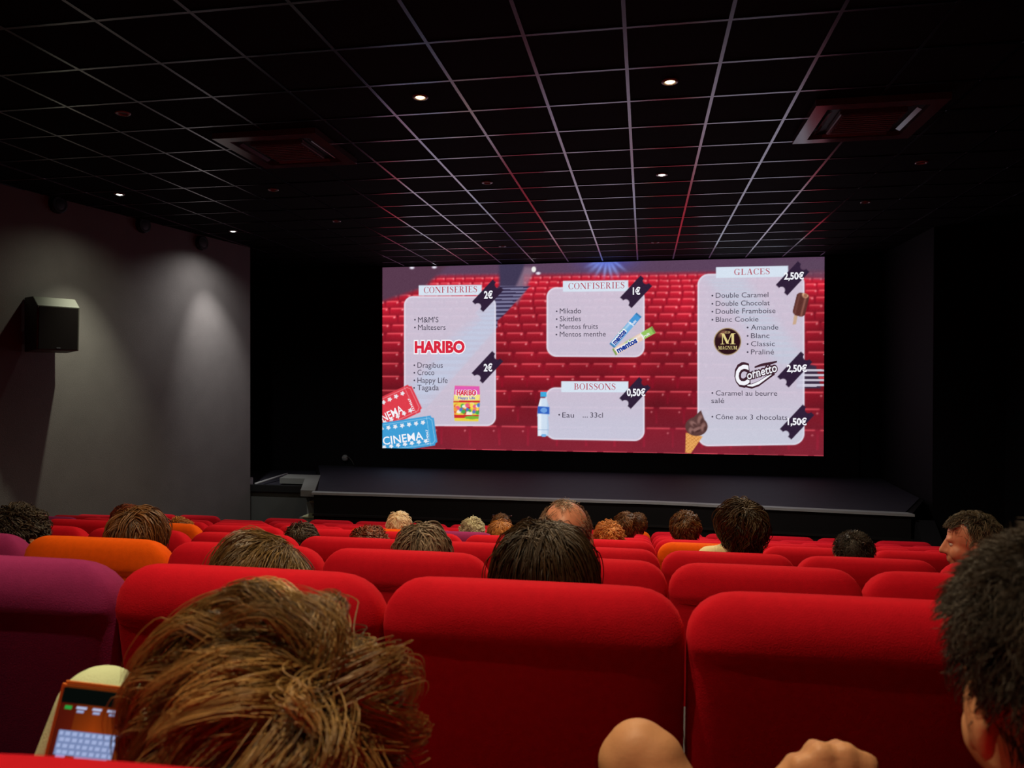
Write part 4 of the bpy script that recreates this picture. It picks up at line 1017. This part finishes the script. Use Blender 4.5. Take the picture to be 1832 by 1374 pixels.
# ---- the child with the phone, nearest row
def near_child():
    hc = aty(498, 1385, .66); s = 1.06
    fwd = Vector((-.70, .46, -.52)).normalized(); up = (Vector((-.10, .05, 1)) - fwd*Vector((-.10, .05, 1)).dot(fwd)).normalized(); rt = fwd.cross(up)
    Mh = Matrix(((rt.x*s, fwd.x*s, up.x*s, hc.x), (rt.y*s, fwd.y*s, up.y*s, hc.y), (rt.z*s, fwd.z*s, up.z*s, hc.z), (0, 0, 0, 1)))
    B = Body(); head_prims(B, Mh, s)
    sx = -.26; fz = FLOORZ[0]; k = .86
    nb = Mh @ Vector((0, -.06, -.17)); nb.z = min(nb.z, hc.z-.15)
    B.cap(Mh @ Vector((0, -.03, -.05)), nb, .048, .05, 'skin')
    hip = Vector((-.33, ROWY[0]+.26, fz+.54)); chest = nb.lerp(hip, .35); belly = nb.lerp(hip, .7)
    for q in (-1, 1):
        B.cap(nb+Vector((0, 0, -.03)), nb+Vector((q*.125, .0, -.06)), .045, .05, 'top')
        B.cap(chest+Vector((q*.06, 0, 0)), hip+Vector((q*.055, 0, 0)), .085, .095, 'top')
    B.cap(nb, chest, .05, .085, 'top')
    # phone frame
    pc = aty(146, 1368, .70)
    pr = (_r*.97 - _u*.17 + _f*.12).normalized(); pu = (_u*.93 + _r*.31 + _f*.22); pu = (pu-pr*pu.dot(pr)).normalized(); pn = pr.cross(pu)    # pn points to the viewer
    # hands: left hand holds the left edge and back, right thumb taps the screen
    wl = pc - pu*.115 - pr*.03 - pn*.03; wr = pc - pu*.12 + pr*.055 - pn*.01
    for i in range(4):    # fingers of the left hand behind the phone, tips round the right side
        a0 = wl + pu*(.02+.018*i) - pr*.012 - pn*.012; a1 = pc - pu*(.058-.019*i) - pr*.025 - pn*.022; a2 = a1+pr*.045-pn*.001
        B.cap(wl, a0, .016, .011, 'skin'); B.cap(a0, a1, .0095, .0085, 'skin'); B.cap(a1, a2, .0085, .007, 'skin')
    t0 = wl - pr*.012 + pn*.012; t1 = pc - pu*.066 - pr*.050 + pn*.006; t2 = pc - pu*.028 - pr*.0425 + pn*.010
    B.cap(wl, t0, .016, .013, 'skin'); B.cap(t0, t1, .012, .0105, 'skin'); B.cap(t1, t2, .0105, .0085, 'skin')
    for i in range(4):    # right hand curled below the phone
        b0 = wr + pu*(.035) + pr*(.006*i) - pn*(.012+.008*i); b1 = b0 + pu*.032 - pn*.012; b2 = b1 - pr*.030 - pn*.006
        B.cap(wr, b0, .017, .011, 'skin'); B.cap(b0, b1, .009, .0085, 'skin'); B.cap(b1, b2, .0085, .007, 'skin')
    u0 = wr + pu*.03 + pn*.02; u1 = pc - pu*.052 + pr*.024 + pn*.022; u2 = pc - pu*.006 + pr*.022 + pn*.0155
    B.cap(wr, u0, .017, .012, 'skin'); B.cap(u0, u1, .0115, .0105, 'skin'); B.cap(u1, u2, .0105, .0085, 'skin')
    for q, w in ((-1, wl), (1, wr)):
        sh = nb+Vector((q*.135, 0, -.07)); el = sh.lerp(w, .5)+Vector((-.02, -.0, -.12))
        B.cap(sh, el, .043, .036, 'top'); B.cap(el, w, .034, .022, 'skin')
    kl = aty(178, 1268, .84); al = aty(70, 1500, .80); B.cap(hip+Vector((-.07, 0, 0)), kl, .075, .052, 'legs'); B.cap(kl, al, .052, .040, 'legs')
    B.cap(al, al+Vector((-.02, .12, -.03)), .032, .028, 'shoe')
    kr = hip+Vector((.10, .33, .02)); ar = Vector((kr.x, kr.y+.03, fz+.1)); B.cap(hip+Vector((.07, 0, 0)), kr, .078, .055, 'legs'); B.cap(kr, ar, .052, .038, 'legs'); B.cap(ar, ar+Vector((0, .13, -.04)), .036, .03, 'shoe')
    e = empty('person', (sx, ROWY[0]+.3, fz), 'child with tousled chestnut hair bent over a glowing phone, nearest row', 'person', 'cinema audience')
    me = B.mesh(.0055, {'skin': M['skin'], 'top': M['navy'], 'legs': M['mint'], 'shoe': M['shoe']}, 4); inv = Matrix.Translation(-e.location); me.transform(inv)
    link('body', me, None, e); Ml = inv @ Mh; eyes(e, Ml, s)
    Ri = Mh.to_3x3().normalized().inverted(); cl = Ri @ (_r*.50+_u*.62-_f*.60); cb = Ri @ (-_r*.75-_u*.25)
    hair_object(e, Ml, HM['child'], G=170, K=52, L=.115, Mseg=14, rad=.00055, vol=.34, curl=.012, cfreq=.75, grav=.10, comb=tuple(cb), crown=tuple(cl), swirl=.35, clump=.72, low=-.85, front=.28, jit=.011, seed=101, lenvar=.45, scale=1.03, stand=.35, rnd=.06)
    # the phone
    ph = empty('smartphone', pc, 'glowing smartphone in an orange case held by the child', 'phone')
    Rm = Matrix(((pr.x, -pn.x, pu.x), (pr.y, -pn.y, pu.y), (pr.z, -pn.z, pu.z))).to_4x4()
    ph.matrix_world = Matrix.Translation(pc) @ Rm
    link('case', bm_mesh(box(bmesh.new(), -.039, .039, -.001, .009, -.079, .079, .003)), M['casecopper'], ph)
    link('phone_body', bm_mesh(box(bmesh.new(), -.0365, .0365, -.0035, .004, -.0765, .0765, .003)), M['black'], ph)
    nx, nz = 60, 124; X, Z = np.meshgrid(np.linspace(-.034, .034, nx), np.linspace(-.074, .074, nz)); U, Vv = (X+.034)/.068, (Z+.074)/.148
    im = np.zeros((nz, nx, 3)); im[:] = C(70, 26, 8); im += (np.clip(1-np.abs(U-.55)*1.6, 0, 1)*np.clip(1-np.abs(Vv-.62)*2.2, 0, 1))[..., None]*C(96, 38, 4)
    im[U < .25] = im[U < .25]*.5+C(58, 4, 6)*.6
    def L2(mk, c): im[mk] = c
    L2(Vv > .90, C(6, 10, 8)); L2((np.abs(U-.13) < .05) & (np.abs(Vv-.868) < .012), C(40, 150, 60))
    for u in (.32, .55, .78):
        L2((np.abs(U-u) < .07) & (np.abs(Vv-.872) < .008), C(176, 186, 220)); L2((np.abs(U-u) < .05) & (np.abs(Vv-.848) < .008), C(150, 164, 205))
    kb = (U > .08) & (U < .92) & (Vv > .56) & (Vv < .72); L2(kb, C(118, 134, 176))
    for r in range(4):
        for cc in range(9):
            mk = (np.abs(U-(.12+cc*.095+.02*(r % 2))) < .032) & (np.abs(Vv-(.70-r*.041)) < .014); L2(mk & kb, C(160, 174, 214))
    L2((np.abs(U-.18) < .07) & (np.abs(Vv-.52) < .035), C(170, 160, 214)); L2((np.abs(U-.62) < .24) & (np.abs(Vv-.54) < .02), C(150, 160, 210))
    mk = np.hypot((U-.5)/.42, (Vv-.10)/.20) < 1; L2(mk, C(176, 170, 160))
    im = np.clip(im, 0, 255)/255; il = np.where(im <= .04045, im/12.92, ((im+.055)/1.055)**2.4)
    ix = np.arange(nx*nz).reshape(nz, nx); F4 = np.stack([ix[:-1, :-1], ix[:-1, 1:], ix[1:, 1:], ix[1:, :-1]], -1).reshape(-1, 4)
    link('display', grid_mesh(np.stack([X, np.full_like(X, -.0038), Z], -1).reshape(-1, 3), F4, il.reshape(-1, 3), 'picture'), emit_attr('phone_light', 1.0), ph)
near_child()

# ---- the man at the right edge, nearest row, one bare knee drawn up, fist resting
def near_man():
    hc = aty(1926, 1252, .66); s = 1.0; Mh = head_matrix(hc, 4, 14, -4, s)
    B = Body(); head_prims(B, Mh, s); fz = FLOORZ[0]
    nb = Mh @ Vector((0, -.045, -.19)); B.cap(Mh @ Vector((0, -.022, -.05)), nb, .054, .058, 'skin')
    hip = Vector((.36, ROWY[0]+.27, fz+.54)); chest = nb.lerp(hip, .3); belly = nb.lerp(hip, .68)
    for q in (-1, 1):
        B.cap(nb+Vector((0, 0, -.035)), nb+Vector((q*.16, 0, -.075)), .05, .062, 'top'); B.cap(chest+Vector((q*.075, 0, 0)), belly+Vector((q*.06, 0, 0)), .108, .10, 'top'); B.cap(belly+Vector((q*.06, 0, 0)), hip+Vector((q*.07, 0, 0)), .10, .115, 'top')
    B.cap(nb+Vector((0, 0, -.04)), chest, .06, .10, 'top')
    # left leg crossed, bare knee high
    kl = aty(1150, 1366, .92); mid = hip.lerp(kl, .5)+Vector((-.02, .03, -.10))
    B.cap(hip+Vector((-.08, 0, 0)), mid, .095, .088, 'legs'); B.cap(mid, kl+Vector((.01, -.005, -.005)), .068, .044, 'skin')
    B.ell(kl+Vector((-.004, 0, .004)), (.044, .042, .048), 'skin'); B.cap(kl+Vector((-.014, .0, -.0)), kl+Vector((.012, -.005, .006)), .040, .039, 'skin')
    al = kl+Vector((.08, .03, -.40)); B.cap(kl, kl.lerp(al, .4)+Vector((0, -.02, 0)), .044, .050, 'skin'); B.cap(kl.lerp(al, .4)+Vector((0, -.02, 0)), al, .050, .034, 'skin'); B.cap(al, al+Vector((-.03, .16, -.04)), .036, .032, 'shoe')
    kr = hip+Vector((.12, .38, .03)); ar = Vector((kr.x, kr.y+.02, fz+.09)); B.cap(hip+Vector((.085, 0, 0)), kr, .094, .066, 'legs'); B.cap(kr, ar, .052, .038, 'skin'); B.cap(ar, ar+Vector((0, .15, -.05)), .04, .034, 'shoe')
    # left fist, knuckles up, seen from behind
    w = aty(1500, 1440, .80); kx = Vector((.97, .15, .06)).normalized(); up = Vector((-.05, .25, .97)).normalized(); fw = kx.cross(up)*-1
    tops = [(-.034, .036, .0125), (-.012, .047, .0135), (.012, .046, .0132), (.033, .036, .0122)]
    for i, (dx, dz, r) in enumerate(tops):
        k0 = w+kx*dx+up*dz; B.cap(w+kx*dx*.55-up*.03, k0, .019, r, 'skin')                      # back of the hand to knuckle
        p1 = k0+Vector((0, .036, -.012)); p2 = p1+Vector((0, .004, -.030)); p3 = p2+Vector((0, -.024, -.006))
        B.cap(k0, p1, r*.88, r*.8, 'skin'); B.cap(p1, p2, r*.8, r*.74, 'skin'); B.cap(p2, p3, r*.74, r*.6, 'skin')
    th0 = w-kx*.034+up*.0; th1 = th0-kx*.016+up*.016+Vector((0, .02, 0)); th2 = th1+kx*.012+Vector((0, .03, -.004)); B.cap(w-kx*.012-up*.02, th0, .019, .015, 'skin'); B.cap(th0, th1, .0145, .013, 'skin'); B.cap(th1, th2, .0125, .009, 'skin')
    sh = nb+Vector((-.165, 0, -.085)); el = Vector((.16, .60, w.z-.22)); wr = w-up*.055
    B.cap(wr, w-up*.015, .026, .030, 'skin'); B.cap(el, wr, .040, .026, 'skin'); B.cap(sh, el, .054, .043, 'top')
    sh = nb+Vector((.165, 0, -.085)); hd = hip+Vector((.14, .30, .12)); el = sh+Vector((.06, .03, -.26)); B.cap(sh, el, .054, .043, 'top'); B.cap(el, hd, .040, .028, 'skin'); simple_hand(B, hd, Vector((0, 1, -.15)), Vector((1, 0, 0)), 1.0)
    e = empty('person', (.36, ROWY[0]+.3, fz), 'man with short dark hair at right edge, bare knee raised and fist resting, nearest row', 'person', 'cinema audience')
    me = B.mesh(.0058, {'skin': M['skin'], 'top': M['dark'], 'legs': M['navy'], 'shoe': M['shoe']}, 3); inv = Matrix.Translation(-e.location); me.transform(inv)
    link('body', me, None, e); Ml = inv @ Mh; eyes(e, Ml, s)
    hair_object(e, Ml, HM['blackbrown'], G=800, K=14, L=.020, Mseg=6, rad=.0005, vol=.05, curl=.003, cfreq=.8, grav=.1, swirl=.5, clump=.3, stand=.15, low=-.72, front=.42, jit=.008, seed=202, lenvar=.4, crown=(.1, -.5, .85), scale=1.02)
near_man()
